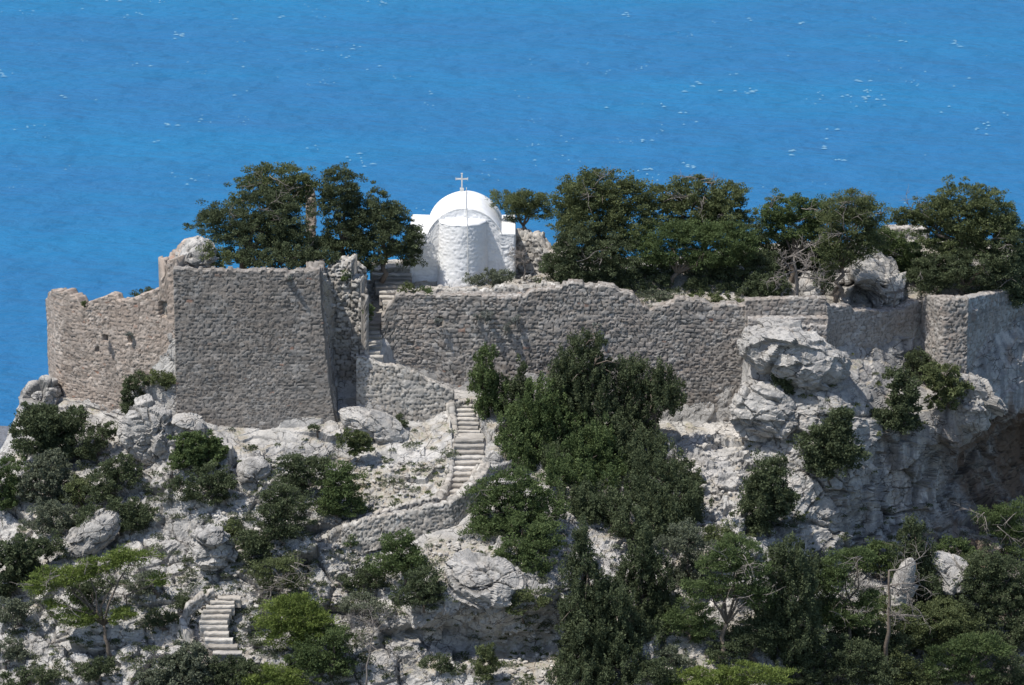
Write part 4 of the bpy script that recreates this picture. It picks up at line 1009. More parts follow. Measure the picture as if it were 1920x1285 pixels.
def dead_tree(label, base, top, Y=None, L_=1.6, r0=.1, n=7, dep=2, seed=1, spread=1.0, tm=None):
    r = random.Random(seed)
    g = ground(*base) if Y is None else at(base[0], base[1], Y)
    t = at(top[0], top[1], g[1]); root = empty('dead_tree', g, label, 'bare tree')
    mb = MB(); pts = [g - [0, 0, .3]]
    for i in range(1, 7): pts.append(g + (t - g) * i / 6 + np.array([r.gauss(0, .06), r.gauss(0, .06), 0]))
    mb.tube(pts, [r0 * (1.2 - .7 * i / 6) for i in range(7)], 8)
    mb.build('trunk', tm or M_dead, root)
    mb = MB()
    for i in range(n):
        k = r.choice((3, 4, 5, 6)); a = r.uniform(0, 6.28)
        bare(mb, pts[k], np.array([math.cos(a) * spread, math.sin(a) * .8, r.uniform(-.1, .8)]), L_ * r.uniform(.6, 1.1), r0 * .45, dep, r)
    mb.build('bare_branches', M_dead, root)
    return root

# trees on the plateau, left of the chapel
plant('juniper', 'widest dark tree of the left clump, its crown ending furthest left', 'dark', (455, 500), [(425, 420, 52, 36), (478, 448, 72, 48), (396, 408, 26, 16), (530, 415, 48, 46), (500, 385, 50, 30), (560, 462, 50, 36)], Y=2.5, twigs=5, trunk=.2)
plant('juniper', 'tree with the tallest flat top in the left clump', 'olive', (545, 490), [(518, 332, 62, 26), (482, 346, 38, 18), (562, 345, 30, 24), (540, 372, 48, 22), (450, 372, 20, 12)], Y=4.5, twigs=6, trunk=.18)
plant('juniper', 'upright dark tree just right of the pink brick ruin', 'dark', (640, 495), [(642, 342, 38, 30), (632, 380, 46, 30), (672, 395, 34, 36), (640, 440, 44, 34), (612, 470, 52, 24), (690, 425, 30, 40)], Y=4.0, trunk=.18)
plant('juniper', 'dark tree leaning against the left corner of the chapel', 'dark', (715, 520), [(716, 378, 16, 26), (724, 410, 34, 26), (745, 440, 40, 36), (778, 445, 16, 32), (700, 468, 42, 28), (768, 478, 24, 22), (740, 395, 18, 14)], Y=3.6, trunk=.15)
plant('shrub', 'rounded olive green bush over the tower left corner', 'olive', (405, 500), [(402, 483, 34, 17), (388, 470, 14, 12)], Y=-1.2)
plant('shrub', 'tiny bush peeping over the pink ruined wall', 'dark', (265, 560), [(263, 550, 22, 8), (280, 547, 10, 5)], Y=1.2)
plant('shrub', 'dark low thicket along the tower top under the left trees', 'dark', (520, 500), [(470, 485, 50, 16), (540, 480, 50, 20), (600, 485, 40, 14)], Y=0.5)
plant('shrub', 'dark bush behind the rubble wall top, below the upright tree', 'dark', (685, 520), [(680, 500, 20, 14), (662, 494, 16, 10)], Y=3.2)
# right of the chapel
plant('juniper', 'shaded tree filling the gap behind the bare grey tree', 'dark', (1460, 550), [(1440, 462, 46, 28), (1500, 470, 40, 34), (1545, 480, 30, 36), (1455, 505, 50, 28), (1410, 440, 26, 22), (1520, 520, 34, 20)], Y=8.0, trunk=.15)
plant('juniper', 'dark tree partly hidden between hollow rock and pale skyline wall', 'dark', (1660, 540), [(1640, 455, 34, 20), (1650, 490, 40, 24), (1700, 520, 34, 24), (1610, 480, 24, 22)], Y=9.5, trunk=.14)
plant('shrub', 'dark thicket in the shade under the left half of the grove', 'dark', (1180, 545), [(1130, 530, 50, 14), (1185, 535, 46, 16), (1080, 522, 40, 14)], Y=2.6)
plant('shrub', 'dark thicket in the shade under the right half of the grove', 'dark', (1310, 555), [(1270, 540, 50, 18), (1330, 542, 50, 18), (1385, 548, 40, 18)], Y=3.2)
plant('pine', 'small umbrella topped tree immediately right of the chapel', 'olive', (980, 450), [(955, 378, 30, 20), (990, 374, 36, 18), (1010, 395, 26, 18), (972, 400, 26, 14)], Y=8.0, trunk=.13)
plant('juniper', 'tallest broad tree of the central right grove', 'olive', (1165, 540), [(1128, 352, 62, 32), (1085, 365, 44, 34), (1180, 370, 40, 34), (1110, 410, 66, 42), (1180, 420, 56, 44), (1070, 410, 30, 30)], Y=4.8, trunk=.22, twigs=3)
plant('juniper', 'low spreading tree in front of the tallest grove tree', 'dark', (1110, 530), [(1080, 455, 50, 34), (1140, 470, 56, 42), (1100, 500, 60, 30), (1050, 500, 34, 26), (1165, 510, 40, 24)], Y=3.2, trunk=.15, twigs=3)
plant('juniper', 'grove tree with pale dead tips poking from its top', 'olive', (1320, 550), [(1250, 372, 44, 30), (1305, 362, 50, 30), (1360, 368, 38, 28), (1312, 338, 9, 11), (1290, 400, 70, 32), (1365, 405, 42, 32), (1330, 425, 60, 24)], Y=5.5, trunk=.2, twigs=9)
plant('pine', 'flat layered green pine in the middle of the grove', 'green', (1247, 555), [(1245, 440, 60, 24), (1300, 436, 62, 22), (1360, 446, 48, 24), (1215, 468, 48, 26), (1270, 475, 60, 20), (1340, 478, 60, 22), (1395, 455, 28, 18)], Y=3.4, trunk=.17)
plant('juniper', 'shadowy lower grove tree with its trunk behind the wall dip', 'dark', (1380, 555), [(1380, 500, 48, 34), (1320, 508, 44, 26), (1430, 500, 36, 34), (1240, 505, 38, 24)], Y=4.6, trunk=.16)
plant('juniper', 'rounded tree crown right of the grove gap', 'green', (1480, 545), [(1478, 392, 52, 24), (1445, 405, 28, 20), (1525, 400, 34, 26), (1490, 425, 56, 24), (1540, 432, 34, 28)], Y=6.5, trunk=.15, twigs=5)
plant('pine', 'tree with a clear pale trunk in front of the hollow rock', 'olive', (1568, 566), [(1560, 398, 26, 26), (1600, 388, 36, 24), (1632, 402, 28, 24), (1600, 425, 52, 26), (1565, 455, 30, 22), (1620, 462, 34, 18), (1575, 484, 42, 18), (1592, 366, 10, 12)], Y=2.2, trunk=.15, twigs=7)
plant('juniper', 'very large dome shaped tree near the right edge', 'olive', (1820, 560), [(1808, 370, 62, 26), (1750, 395, 44, 24), (1860, 400, 44, 32), (1800, 412, 70, 34), (1720, 412, 36, 14), (1860, 440, 52, 36), (1790, 455, 66, 34), (1888, 425, 26, 26), (1700, 405, 30, 16)], Y=6.0, trunk=.24, twigs=3)
plant('juniper', 'lower dark tree under the large dome near the right edge', 'dark', (1800, 560), [(1770, 500, 60, 32), (1840, 500, 60, 36), (1885, 480, 36, 40), (1745, 520, 46, 26), (1880, 530, 36, 26)], Y=5.0, trunk=.16, twigs=3)
plant('juniper', 'tree between the hollow rock and the large dome tree', 'green', (1700, 540), [(1665, 462, 40, 24), (1700, 470, 40, 28), (1655, 440, 26, 14), (1715, 500, 34, 26)], Y=7.5, trunk=.14, twigs=4)
plant('juniper', 'tree cut off by the right frame edge above the wall stub', 'dark', (1920, 570), [(1915, 450, 30, 24), (1925, 490, 34, 34), (1915, 530, 34, 34), (1930, 560, 30, 20)], Y=7.0, trunk=.14)
dead_tree('bare grey tree with upright trunk behind the level wall', (1494, 562), (1490, 480), Y=1.6, L_=1.6, r0=.12, n=8, dep=2, seed=8, spread=1.4)
dead_tree('small bare forked sapling growing on the shaded wall top', (1678, 572), (1676, 548), Y=3.9, L_=.9, r0=.06, n=4, dep=1, seed=5)
dead_tree('thin dead grey shrub against the right chapel wall', (984, 530), (980, 475), Y=4.2, L_=1.1, r0=.05, n=9, dep=2, seed=9, spread=1.2)
dead_tree('bleached dead crown sticking out on the skyline above the hollow rock', (1608, 440), (1606, 385), Y=5.6, L_=1.2, r0=.08, n=9, dep=3, seed=12, spread=.8)
for (lab, c, b, bl, yy) in [
    ('left of the two small bushes on the wall below the chapel', 'olive', (770, 553), [(770, 544, 18, 10)], .7),
    ('right of the two small bushes on the wall below the chapel', 'green', (798, 555), [(798, 546, 12, 11)], .6),
    ('grey green juniper bush in front of the apse', 'grey', (920, 535), [(905, 524, 30, 9), (940, 516, 26, 10), (925, 522, 28, 11)], 2.2),
    ('wispy bush filling the dip in the long wall top', 'grey', (1225, 575), [(1222, 560, 34, 16), (1250, 556, 20, 10)], 1.6),
    ('low green bush over the long wall, left of its right end', 'olive', (1330, 570), [(1320, 560, 40, 12), (1362, 566, 26, 11)], 1.6),
    ('dark bush in the grove shade above the wall end', 'dark', (1410, 560), [(1420, 545, 36, 18), (1450, 535, 36, 22)], 2.4),
    ('green bush at the foot of the upright pale rock', 'dark', (1545, 555), [(1548, 520, 20, 22)], 3.4),
    ('dark bush beside the large tree base behind the curved wall', 'dark', (1870, 560), [(1855, 548, 40, 12), (1905, 555, 30, 18)], 5.0),
    ('little green tuft on the rubble wall by the tower', 'green', (650, 522), [(649, 516, 9, 8)], -.3),
    ('small weed in the gap beside the upper stairs', 'green', (690, 590), [(690, 590, 8, 22)], -1.2),
]:
    plant('shrub', lab, c, b, bl, Y=yy)
for (lab, px, py, rx, ry) in [
    ('largest pale plant tuft hanging on the long wall', 912, 590, 12, 10), ('pale plant tuft hanging lower right of the largest one', 950, 612, 9, 8),
    ('small pale tuft on the long wall, left of the largest one', 891, 596, 6, 5), ('pale tuft highest right on the long wall', 966, 596, 7, 6),
    ('single tiny tuft on the long wall above the wedge wall', 822, 600, 6, 5), ('pale tuft on the long wall above the central tree top', 1118, 611, 7, 5)]:
    plant('shrub', lab, 'ashen', (px, py + ry), [(px, py, rx, ry)], Y=-.32, dens=2.0, leaf=.09, clump=.13, trunk=.02, group='pale tufts hanging on the long wall')
plant('shrub', 'tiny tuft near the top right of the tower face', 'ashen', (546, 522), [(544, 520, 5, 4)], Y=-4.3, dens=2, leaf=.08, clump=.1, trunk=.015)
plant('shrub', 'grey green tuft beside a beam hole of the pink wall', 'ashen', (243, 632), [(243, 630, 8, 6)], Y=-1.8, dens=2, leaf=.09, clump=.12, trunk=.015)
plant('shrub', 'small tuft in the notch of the pink wall top', 'olive', (160, 572), [(160, 568, 6, 8)], Y=-.2, dens=1.6, leaf=.1, clump=.14, trunk=.015)

# central trees in front of the long wall
plant('cypress', 'slim small conifer right beside the middle stairs', 'green', (910, 806), [(912, 668, 17, 18), (908, 700, 22, 24), (905, 735, 25, 26), (935, 728, 20, 22), (915, 762, 28, 18)], Y=-3.2, trunk=.13)
plant('cypress', 'thin young conifer top between slim conifer and big tree', 'dark', (975, 800), [(980, 690, 9, 14), (976, 725, 20, 20), (962, 755, 28, 24)], Y=-3.0, trunk=.08)
plant('cypress', 'tallest peak of the big dark tree mass before the long wall', 'dark', (1095, 850), [(1088, 645, 18, 24), (1122, 650, 14, 22), (1088, 678, 38, 26), (1090, 712, 56, 34), (1050, 705, 26, 24), (1100, 750, 62, 40), (1060, 760, 40, 34)], Y=-4.2, trunk=.22)
plant('cypress', 'left shoulder of the big dark tree mass', 'green', (1000, 880), [(1015, 745, 36, 32), (985, 785, 44, 34), (1035, 790, 50, 36), (965, 825, 36, 32), (1010, 840, 46, 34), (975, 862, 36, 22)], Y=-5.2, trunk=.18)
plant('cypress', 'right shoulder of the big dark tree mass reaching the wall foot', 'dark', (1200, 880), [(1165, 700, 38, 26), (1205, 712, 36, 28), (1248, 700, 14, 18), (1245, 735, 34, 26), (1200, 755, 50, 36), (1265, 752, 22, 18), (1190, 800, 50, 38)], Y=-3.6, trunk=.2)
plant('cypress', 'lower middle tree of the big dark mass', 'green', (1105, 940), [(1100, 830, 52, 36), (1080, 870, 48, 34), (1140, 865, 44, 40), (1110, 905, 56, 32), (1050, 890, 36, 30)], Y=-6.6, trunk=.18)
plant('cypress', 'lower right tree of the big dark mass beside bare rock', 'dark', (1250, 970), [(1205, 850, 48, 40), (1225, 895, 46, 42), (1270, 890, 32, 32), (1275, 935, 38, 34), (1230, 945, 42, 30), (1300, 915, 20, 26), (1195, 920, 30, 34)], Y=-6.0, trunk=.18)
plant('cypress', 'dark tree bridging the big mass and the tall bottom conifer', 'dark', (1130, 1020), [(1090, 935, 44, 26), (1140, 955, 44, 30), (1180, 975, 40, 32), (1100, 960, 34, 22)], Y=-10.6, trunk=.15)
plant('cypress', 'dark tree at the lower right rim of the big mass', 'dark', (1270, 1010), [(1250, 965, 40, 28), (1295, 960, 26, 28), (1225, 990, 34, 24), (1275, 995, 26, 18)], Y=-9.0, trunk=.14)
plant('cypress', 'inner tree in the shaded heart of the big dark mass', 'dark', (1150, 900), [(1130, 800, 50, 40), (1060, 820, 40, 36), (1170, 850, 40, 40), (1040, 860, 30, 24)], Y=-5.0, trunk=.15)
plant('juniper', 'wide yellow green tree below the big dark mass', 'green', (975, 1075), [(955, 905, 48, 26), (915, 925, 34, 22), (990, 930, 46, 30), (1030, 955, 34, 28), (930, 960, 52, 32), (985, 985, 56, 34), (905, 990, 38, 18), (1020, 1010, 36, 32), (970, 1030, 46, 22), (1000, 1060, 26, 24)], trunk=.16, Y=-12.6, twigs=4)
dead_tree('pale bare branches at the foot of the big dark mass', (1100, 975), (1105, 925), Y=-9.6, L_=1.5, r0=.06, n=9, dep=2, seed=21, spread=1.3)
plant('cypress', 'tall dark conifer rising from the bottom centre', 'dark', (1110, 1290), [(1092, 1000, 12, 26), (1088, 1040, 24, 34), (1098, 1090, 38, 40), (1140, 1130, 58, 42), (1100, 1160, 60, 50), (1150, 1190, 62, 50), (1100, 1225, 66, 48), (1160, 1250, 60, 44), (1090, 1275, 56, 36)], Y=-18.6, trunk=.22)
plant('cypress', 'second tall dark conifer, right of the bottom centre one', 'dark', (1220, 1210), [(1210, 1010, 16, 26), (1205, 1045, 32, 34), (1230, 1080, 34, 40), (1180, 1085, 32, 36), (1220, 1130, 44, 42), (1215, 1175, 38, 34)], Y=-16.0, trunk=.17)

# lower right woodland
W = [
 ('juniper', 'grey green open tree above the lower right pines', 'grey', (1300, 1110), [(1280, 1010, 34, 30), (1315, 1040, 36, 30), (1295, 1080, 32, 28)], {}),
 ('pine', 'flat topped pine with dark trunk, left of the lower right wood', 'green', (1357, 1235), [(1385, 1030, 50, 22), (1350, 1055, 46, 20), (1410, 1060, 36, 20), (1370, 1098, 62, 22), (1315, 1105, 34, 16), (1415, 1120, 34, 20)], dict(trunk=.14, twigs=7, flat=.7)),
 ('pine', 'low bushy pine left of the dark trunked pine', 'green', (1300, 1200), [(1290, 1150, 40, 24), (1262, 1172, 26, 22), (1320, 1180, 34, 22)], dict(flat=.8)),
 ('cypress', 'dense dark conifer between flat pine and burnt trunk', 'dark', (1485, 1230), [(1480, 1040, 32, 26), (1462, 1070, 36, 30), (1505, 1085, 32, 34), (1478, 1120, 46, 36), (1450, 1165, 40, 34), (1500, 1170, 46, 40), (1480, 1215, 52, 30)], {}),
 ('pine', 'light green pine left of the forked dead trunk', 'green', (1600, 1230), [(1575, 1060, 32, 26), (1610, 1040, 30, 16), (1560, 1090, 30, 24), (1545, 1150, 40, 26), (1600, 1150, 46, 30), (1635, 1120, 24, 22)], dict(twigs=4, flat=.8)),
 ('cypress', 'slim dark conifer standing over the tilted pale rock', 'dark', (1715, 1170), [(1712, 990, 20, 18), (1702, 1020, 28, 24), (1725, 1045, 32, 28), (1700, 1075, 30, 28), (1740, 1085, 38, 32), (1730, 1125, 48, 30)], {}),
 ('juniper', 'broad dark tree along the lower right frame edge', 'dark', (1870, 1200), [(1850, 1060, 38, 28), (1895, 1075, 36, 34), (1835, 1095, 40, 30), (1880, 1120, 48, 34), (1830, 1140, 44, 32), (1915, 1130, 28, 40)], {}),
 ('juniper', 'mid green bush mass below the tilted pale rock', 'olive', (1740, 1230), [(1690, 1165, 50, 30), (1760, 1160, 46, 28), (1720, 1195, 56, 28), (1800, 1180, 40, 26)], {}),
 ('pine', 'pine with long pale branch at the right edge below the cave', 'green', (1890, 1050), [(1860, 965, 34, 16), (1905, 955, 26, 16), (1885, 990, 40, 18), (1910, 1020, 30, 24)], dict(twigs=6, flat=.8)),
 ('pine', 'feathery bright pine at the bottom right', 'green', (1810, 1285), [(1830, 1205, 46, 18), (1785, 1222, 46, 18), (1870, 1215, 26, 14), (1765, 1250, 46, 20), (1820, 1255, 44, 20)], dict(flat=.7)),
 ('pine', 'bright feathery pine at the bottom edge right of centre', 'bright', (1370, 1300), [(1330, 1265, 50, 18), (1400, 1262, 56, 18), (1290, 1280, 40, 16), (1450, 1270, 40, 16), (1360, 1285, 60, 14)], dict(flat=.7)),
 ('juniper', 'dark bushy tree at the bottom edge below the burnt trunk', 'dark', (1560, 1290), [(1540, 1225, 46, 28), (1600, 1220, 48, 26), (1560, 1265, 60, 28), (1630, 1260, 46, 30), (1500, 1265, 40, 28)], {}),
 ('juniper', 'olive bush at the bottom edge left of the feathery pine', 'olive', (1690, 1290), [(1680, 1240, 36, 24), (1700, 1270, 46, 24), (1740, 1285, 40, 18)], {}),
 ('juniper', 'low dark bush in the very bottom right corner', 'dark', (1900, 1295), [(1870, 1275, 40, 18), (1915, 1280, 30, 20), (1895, 1245, 36, 20)], {}),
 ('shrub', 'low grey bush on the gravel patch near the bottom', 'grey', (1260, 1240), [(1255, 1225, 24, 14), (1280, 1235, 18, 10)], {}),
 ('juniper', 'dark bush filling the gap under the dark trunked pine', 'dark', (1420, 1240), [(1400, 1200, 44, 30), (1352, 1222, 34, 20), (1438, 1180, 36, 30)], {}),
 ('juniper', 'dark bushes wrapping the foot of the forked dead trunk', 'dark', (1630, 1240), [(1625, 1192, 46, 28), (1580, 1198, 44, 24), (1665, 1212, 40, 24)], {}),
 ('cypress', 'dark bush joining the dense conifer and the light pine', 'dark', (1535, 1170), [(1532, 1115, 30, 36), (1522, 1060, 18, 22), (1545, 1150, 26, 24)], {}),
 ('juniper', 'olive bush in front of the pale sloping rock patch', 'olive', (1790, 1200), [(1770, 1142, 34, 22), (1806, 1166, 32, 18)], {}),
 ('juniper', 'dark bush under the broad tree at the right edge', 'dark', (1890, 1230), [(1888, 1190, 42, 26), (1850, 1198, 36, 20), (1918, 1170, 26, 30)], {}),
 ('juniper', 'green bush left of the slim conifer, lower right', 'green', (1650, 1080), [(1650, 1032, 30, 20), (1626, 1052, 26, 18), (1664, 1058, 20, 18)], {}),
 ('shrub', 'low green bush on the ground under the cave', 'green', (1790, 1040), [(1782, 1022, 34, 14), (1812, 1034, 26, 12)], {}),
 ('juniper', 'dark low bush right of the tall bottom conifer', 'dark', (1235, 1290), [(1225, 1258, 34, 26), (1250, 1275, 34, 18)], {}),
 ('juniper', 'olive bush high on the slope beside the grey open tree', 'olive', (1340, 1010), [(1345, 1000, 26, 18), (1360, 1015, 24, 14)], {}),
 ('shrub', 'olive bush half hiding the foot of the pale rock blade', 'olive', (1680, 1150), [(1672, 1128, 28, 16), (1700, 1140, 24, 14)], {}),
 ('shrub', 'dark bush in front of the pale sloping rib, left side', 'dark', (1765, 1120), [(1762, 1096, 24, 18), (1772, 1112, 26, 14)], {}),
 ('juniper', 'grey green bush at the left edge of the lowest stairs slope', 'grey', (290, 1110), [(280, 1085, 26, 14), (262, 1100, 24, 12)], {}),
 ('juniper', 'olive bush high on the far left, between grey bushes', 'olive', (145, 945), [(148, 912, 24, 18), (140, 932, 22, 14)], {}),
 ('shrub', 'dark bush wedged in rocks left of the long pale slab', 'dark', (85, 1050), [(88, 1020, 30, 16), (105, 1034, 24, 12)], {}),
 ('shrub', 'grey scrub cut by the left frame edge near the bottom', 'grey', (15, 1240), [(12, 1215, 28, 16), (30, 1228, 22, 12)], {}),
 ('shrub', 'olive bush between the square pale boulder and the dark tree', 'olive', (440, 1010), [(438, 990, 24, 12), (425, 1000, 18, 9)], {}),
 ('juniper', 'airy grey bush to the right of the bright bushy pine', 'grey', (690, 1160), [(670, 1128, 34, 16), (700, 1142, 30, 14), (650, 1140, 22, 10)], dict(dens=.7, trunk=.05)),
 ('shrub', 'dark bush between the pale blade and the sloping rib', 'dark', (1745, 1110), [(1740, 1080, 24, 20), (1728, 1100, 20, 16)], {}),
 ('juniper', 'dark bush covering the lower end of the pale sloping rib', 'dark', (1820, 1150), [(1812, 1118, 26, 20), (1800, 1135, 26, 16)], {}),
 ('shrub', 'olive bush over the top of the pale sloping rib', 'olive', (1815, 1070), [(1815, 1052, 30, 14), (1838, 1064, 22, 14)], {}),
 # on the cliff
 ('shrub', 'rounded dark tree clinging to pale rock under the layered boulder', 'dark', (1440, 1000), [(1448, 880, 32, 22), (1435, 912, 42, 30), (1425, 950, 42, 32), (1465, 935, 28, 26), (1425, 985, 24, 18)], dict(leaf=.16, clump=.34, trunk=.1)),
 ('shrub', 'bushy dark tree in the cleft right of the boulders', 'dark', (1565, 900), [(1580, 780, 18, 18), (1562, 808, 34, 24), (1540, 835, 38, 26), (1575, 845, 38, 30), (1550, 872, 36, 20)], dict(leaf=.16, clump=.34, trunk=.1)),
 ('shrub', 'small bush under the lip of the overhanging boulder', 'dark', (1468, 745), [(1462, 708, 20, 16), (1470, 728, 18, 18)], {}),
 ('shrub', 'crooked dark bush at the foot of the shaded curtain wall', 'dark', (1690, 790), [(1680, 708, 20, 18), (1696, 732, 26, 22), (1690, 764, 30, 22), (1660, 786, 34, 18), (1700, 790, 26, 18)], dict(leaf=.16, clump=.3, trunk=.08, dY=-.3)),
 ('shrub', 'dark bush directly below the sunlit wall corner', 'dark', (1730, 700), [(1720, 672, 22, 20), (1742, 688, 22, 18), (1710, 690, 16, 14)], dict(dY=-.4)),
 ('shrub', 'wide airy bush in front of the sunlit jagged rocks', 'olive', (1775, 760), [(1762, 700, 34, 20), (1778, 722, 38, 22), (1768, 745, 30, 18)], dict(dY=-.5, leaf=.15, twigs=2)),
 # left slope
 ('shrub', 'large dark bush at the far left under the ruined wall', 'dark', (90, 860), [(75, 785, 44, 26), (105, 800, 44, 30), (70, 825, 46, 28), (110, 840, 36, 24), (140, 785, 22, 18)], dict(leaf=.16, clump=.34, trunk=.1)),
 ('shrub', 'bush right of the large dark one, under the pink wall', 'dark', (178, 860), [(178, 820, 30, 22), (165, 842, 24, 18), (200, 805, 18, 14)], {}),
 ('shrub', 'upright bush between pink wall and the rounded boulder', 'dark', (250, 780), [(258, 712, 22, 16), (248, 735, 22, 24), (240, 762, 16, 18)], {}),
 ('shrub', 'pale green bush tucked against the tower left edge', 'olive', (305, 730), [(300, 710, 24, 13), (318, 712, 12, 12)], {}),
 ('shrub', 'round green bush in front of the tower left bottom', 'green', (372, 885), [(365, 828, 38, 20), (375, 852, 46, 24), (345, 860, 28, 18), (400, 840, 24, 18)], dict(leaf=.16)),
 ('shrub', 'sprawling bush below the round green one', 'dark', (390, 940), [(395, 895, 42, 20), (360, 912, 44, 20), (420, 905, 26, 20), (385, 930, 40, 14)], {}),
 ('shrub', 'dark bush on the slope under the rounded boulder', 'dark', (215, 940), [(225, 875, 34, 18), (205, 900, 42, 24), (190, 925, 30, 16), (245, 890, 22, 18)], {}),
 ('shrub', 'large grey green bush at the far left middle', 'grey', (95, 940), [(95, 870, 38, 20), (75, 900, 44, 26), (120, 905, 34, 22), (90, 930, 36, 16)], dict(leaf=.15)),
 ('shrub', 'second grey green bush just below the large one', 'grey', (100, 1000), [(100, 962, 44, 24), (80, 985, 30, 14), (130, 975, 22, 16)], {}),
 ('shrub', 'green bush cut by the left frame edge, upper', 'green', (10, 930), [(12, 878, 34, 20), (0, 905, 34, 22), (30, 915, 22, 16), (5, 940, 28, 16)], {}),
 ('shrub', 'dark bush cut by the left frame edge, lower', 'dark', (20, 1110), [(45, 1030, 40, 26), (20, 1060, 40, 28), (50, 1070, 32, 24), (10, 1095, 36, 20)], dict(leaf=.16)),
 ('shrub', 'dark bush beside the long pale slab, left slope', 'dark', (160, 1010), [(165, 968, 24, 20), (172, 992, 22, 14)], {}),
 ('shrub', 'dark bush above the pale square boulder', 'dark', (245, 1000), [(238, 950, 38, 18), (255, 972, 40, 20), (225, 985, 30, 14), (275, 960, 20, 14)], {}),
 ('shrub', 'olive scrub at the left edge above the layered pine', 'grey', (30, 1180), [(20, 1150, 36, 22), (45, 1130, 26, 16)], {}),
 ('juniper', 'bush right of the weathered rock hump foot', 'olive', (668, 865), [(662, 818, 28, 14), (678, 832, 22, 16), (655, 842, 20, 10)], dict(trunk=.05, leaf=.14, clump=.24)),
 ('juniper', 'dark tree on the slope below the tower right side', 'dark', (560, 930), [(548, 866, 24, 16), (575, 880, 36, 22), (548, 900, 30, 22), (600, 870, 18, 14)], dict(trunk=.07)),
 ('juniper', 'compact green tree casting shade below the kerb path', 'green', (640, 975), [(632, 885, 26, 16), (640, 910, 38, 28), (625, 935, 32, 26), (655, 945, 32, 24)], dict(trunk=.08)),
 ('juniper', 'tall dark tree left of the compact green one', 'dark', (520, 1020), [(530, 925, 34, 18), (548, 950, 34, 24), (510, 955, 30, 22), (530, 985, 38, 24), (495, 1005, 36, 22)], dict(trunk=.08)),
 ('juniper', 'dark bush at the foot of the tall dark tree', 'dark', (470, 1055), [(468, 1015, 32, 18), (480, 1038, 32, 16)], dict(trunk=.05)),
 ('shrub', 'small bush on the path kerb, left end', 'green', (658, 1028), [(658, 1016, 18, 10)], {}),
 ('shrub', 'tiny bush at the tower base', 'dark', (590, 812), [(590, 805, 8, 8)], {}),
 ('shrub', 'tiny spiky plant on the rock hump', 'dark', (752, 800), [(752, 792, 10, 8), (748, 784, 5, 8)], {}),
 ('juniper', 'rounded green tree below the curved retaining wall', 'green', (755, 1090), [(745, 1012, 34, 16), (752, 1038, 46, 24), (722, 1060, 36, 18), (775, 1060, 36, 22)], dict(trunk=.08)),
 ('juniper', 'dark tree on the lip of the shaded cave below', 'dark', (790, 1140), [(795, 1088, 38, 22), (770, 1115, 40, 22), (815, 1112, 24, 20)], dict(trunk=.08)),
 ('shrub', 'low dark bush left of the cave lip tree', 'dark', (690, 1105), [(690, 1080, 32, 14), (660, 1090, 24, 12), (712, 1092, 18, 10)], {}),
 ('pine', 'airy pine above the bright green pair', 'olive', (525, 1130), [(505, 1062, 38, 14), (545, 1060, 28, 14), (520, 1085, 42, 16), (560, 1095, 24, 12)], dict(twigs=5, flat=.7, dens=.7)),
 ('pine', 'bright green bushy pine near the lowest stairs', 'bright', (560, 1230), [(550, 1130, 46, 18), (520, 1155, 40, 24), (575, 1160, 46, 26), (540, 1190, 50, 24), (600, 1185, 30, 22)], dict(trunk=.1)),
 ('juniper', 'dark green tree right of the bright bushy pine', 'green', (620, 1260), [(600, 1215, 46, 24), (635, 1190, 28, 20), (580, 1240, 46, 22), (630, 1245, 34, 20)], dict(trunk=.1)),
 ('pine', 'bright green pine top at the bottom edge, left of centre', 'bright', (520, 1300), [(515, 1262, 48, 14), (490, 1278, 44, 14), (550, 1280, 36, 12)], dict(trunk=.08)),
 ('shrub', 'wide grey green bush at the bottom edge left of the stairs', 'grey', (345, 1290), [(360, 1225, 34, 20), (330, 1250, 46, 22), (380, 1255, 40, 24), (345, 1280, 60, 16), (290, 1275, 32, 16)], dict(leaf=.16)),
 ('shrub', 'dark green bush covering the foot of the lowest stairs', 'dark', (440, 1285), [(425, 1250, 36, 18), (460, 1258, 34, 20), (440, 1280, 46, 16)], {}),
 ('shrub', 'small round bush above the lowest stairs left', 'dark', (340, 1145), [(341, 1130, 17, 11)], {}),
 ('shrub', 'low dark bush left of the lowest stairs', 'dark', (305, 1175), [(305, 1158, 30, 14), (290, 1166, 20, 10)], {}),
 ('shrub', 'upright olive bush on the gravel near bottom centre', 'olive', (915, 1280), [(912, 1222, 20, 14), (916, 1245, 26, 18), (910, 1262, 22, 12)], {}),
 ('shrub', 'low bush below the shaded cave', 'dark', (830, 1260), [(820, 1240, 34, 12), (850, 1250, 24, 10)], {}),
 ('juniper', 'sparse olive bush on the right edge of the shaded cave', 'olive', (985, 1165), [(980, 1118, 30, 12), (965, 1140, 20, 12), (1005, 1130, 20, 12)], dict(dens=.7, trunk=.05)),
 ('shrub', 'dark bush at the bottom left corner', 'dark', (60, 1290), [(70, 1268, 50, 16), (20, 1278, 30, 14)], {}),
 ('shrub', 'dark bush low between layered pine and grey bush', 'dark', (185, 1275), [(190, 1250, 30, 18), (165, 1262, 24, 14)], {}),
]
for kind, lab, colr, b, bl, kw in W:
    plant(kind, lab, colr, b, bl, **kw)
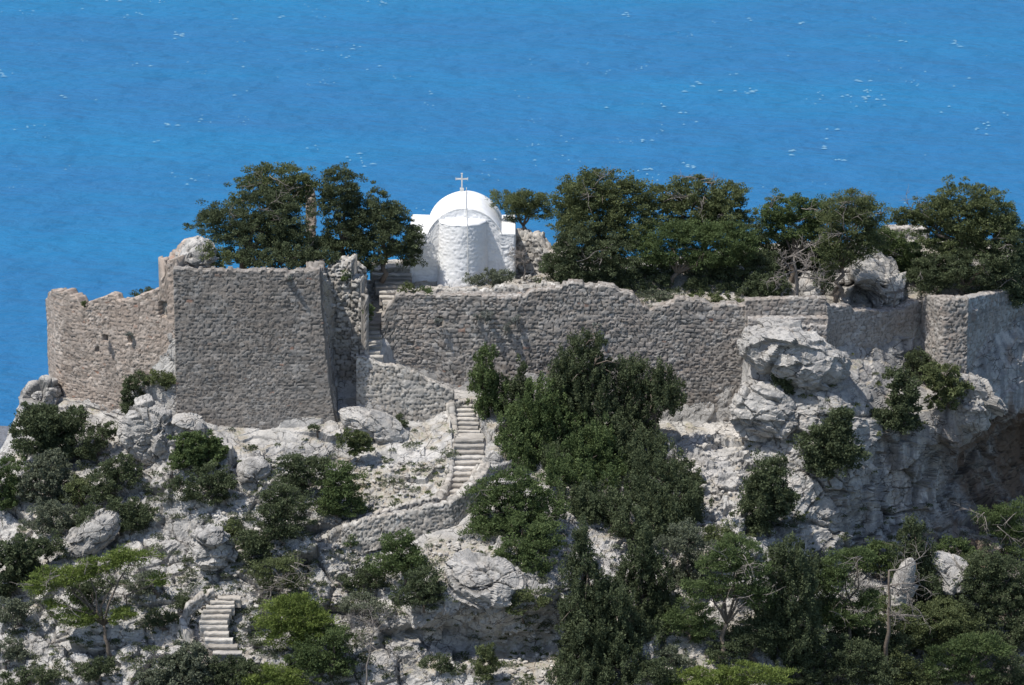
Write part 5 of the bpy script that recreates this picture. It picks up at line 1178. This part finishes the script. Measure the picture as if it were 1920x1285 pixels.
# the layered pine at bottom left and thin trees
plant('pine', 'bright layered pine with bare leaning trunk at bottom left', 'bright', (208, 1225), [(245, 1040, 44, 13), (200, 1055, 44, 14), (110, 1082, 46, 18), (75, 1100, 24, 14), (160, 1072, 40, 12), (300, 1085, 16, 12), (145, 1158, 40, 16), (232, 1150, 24, 14), (105, 1130, 22, 10)], trunk=.12, twigs=8, flat=.65, dens=1.2)
plant('juniper', 'dark bush under the layered pine canopy', 'dark', (175, 1150), [(175, 1098, 40, 20), (150, 1115, 30, 18)], dY=.4)
dead_tree('grey leafless tree right of the bright green pine', (690, 1285), (700, 1170), L_=1.6, r0=.05, n=10, dep=2, seed=31)
dead_tree('tall forked dark trunk with bleached branches, lower right', (1662, 1240), (1668, 1070), Y=-15.4, L_=1.9, r0=.11, n=6, dep=2, seed=34, spread=1.6, tm=M_bark)
dead_tree('thin bare tree behind the airy pine, bottom left', (500, 1150), (510, 1100), L_=1.2, r0=.05, n=7, dep=2, seed=36)
ALLG = [(0, 640, 830, 1285), (400, 860, 800, 1285), (860, 1400, 960, 1285), (1400, 1920, 950, 1285), (0, 330, 800, 1285), (330, 700, 1030, 1285)]
scrub('low_scrub', 'low dark green scrub growing in cracks all over the rocky slope', 800, ALLG, 'dark', 41, .14, .46)
scrub('low_scrub', 'low grey green scrub dotted over the rocky slope', 620, ALLG, 'grey', 42, .12, .38)
scrub('dry_grass', 'thin yellowish grass tufts between the stones', 420, ALLG + [(640, 850, 870, 940), (900, 1060, 1180, 1285), (1100, 1500, 540, 575)], 'olive', 43, .08, .2)
scrub('low_scrub', 'scrub clinging to ledges of the right hand cliff', 90, [(1400, 1740, 660, 1040), (1760, 1860, 700, 800)], 'olive', 44, .1, .3)
print('leaves', LEAFN)
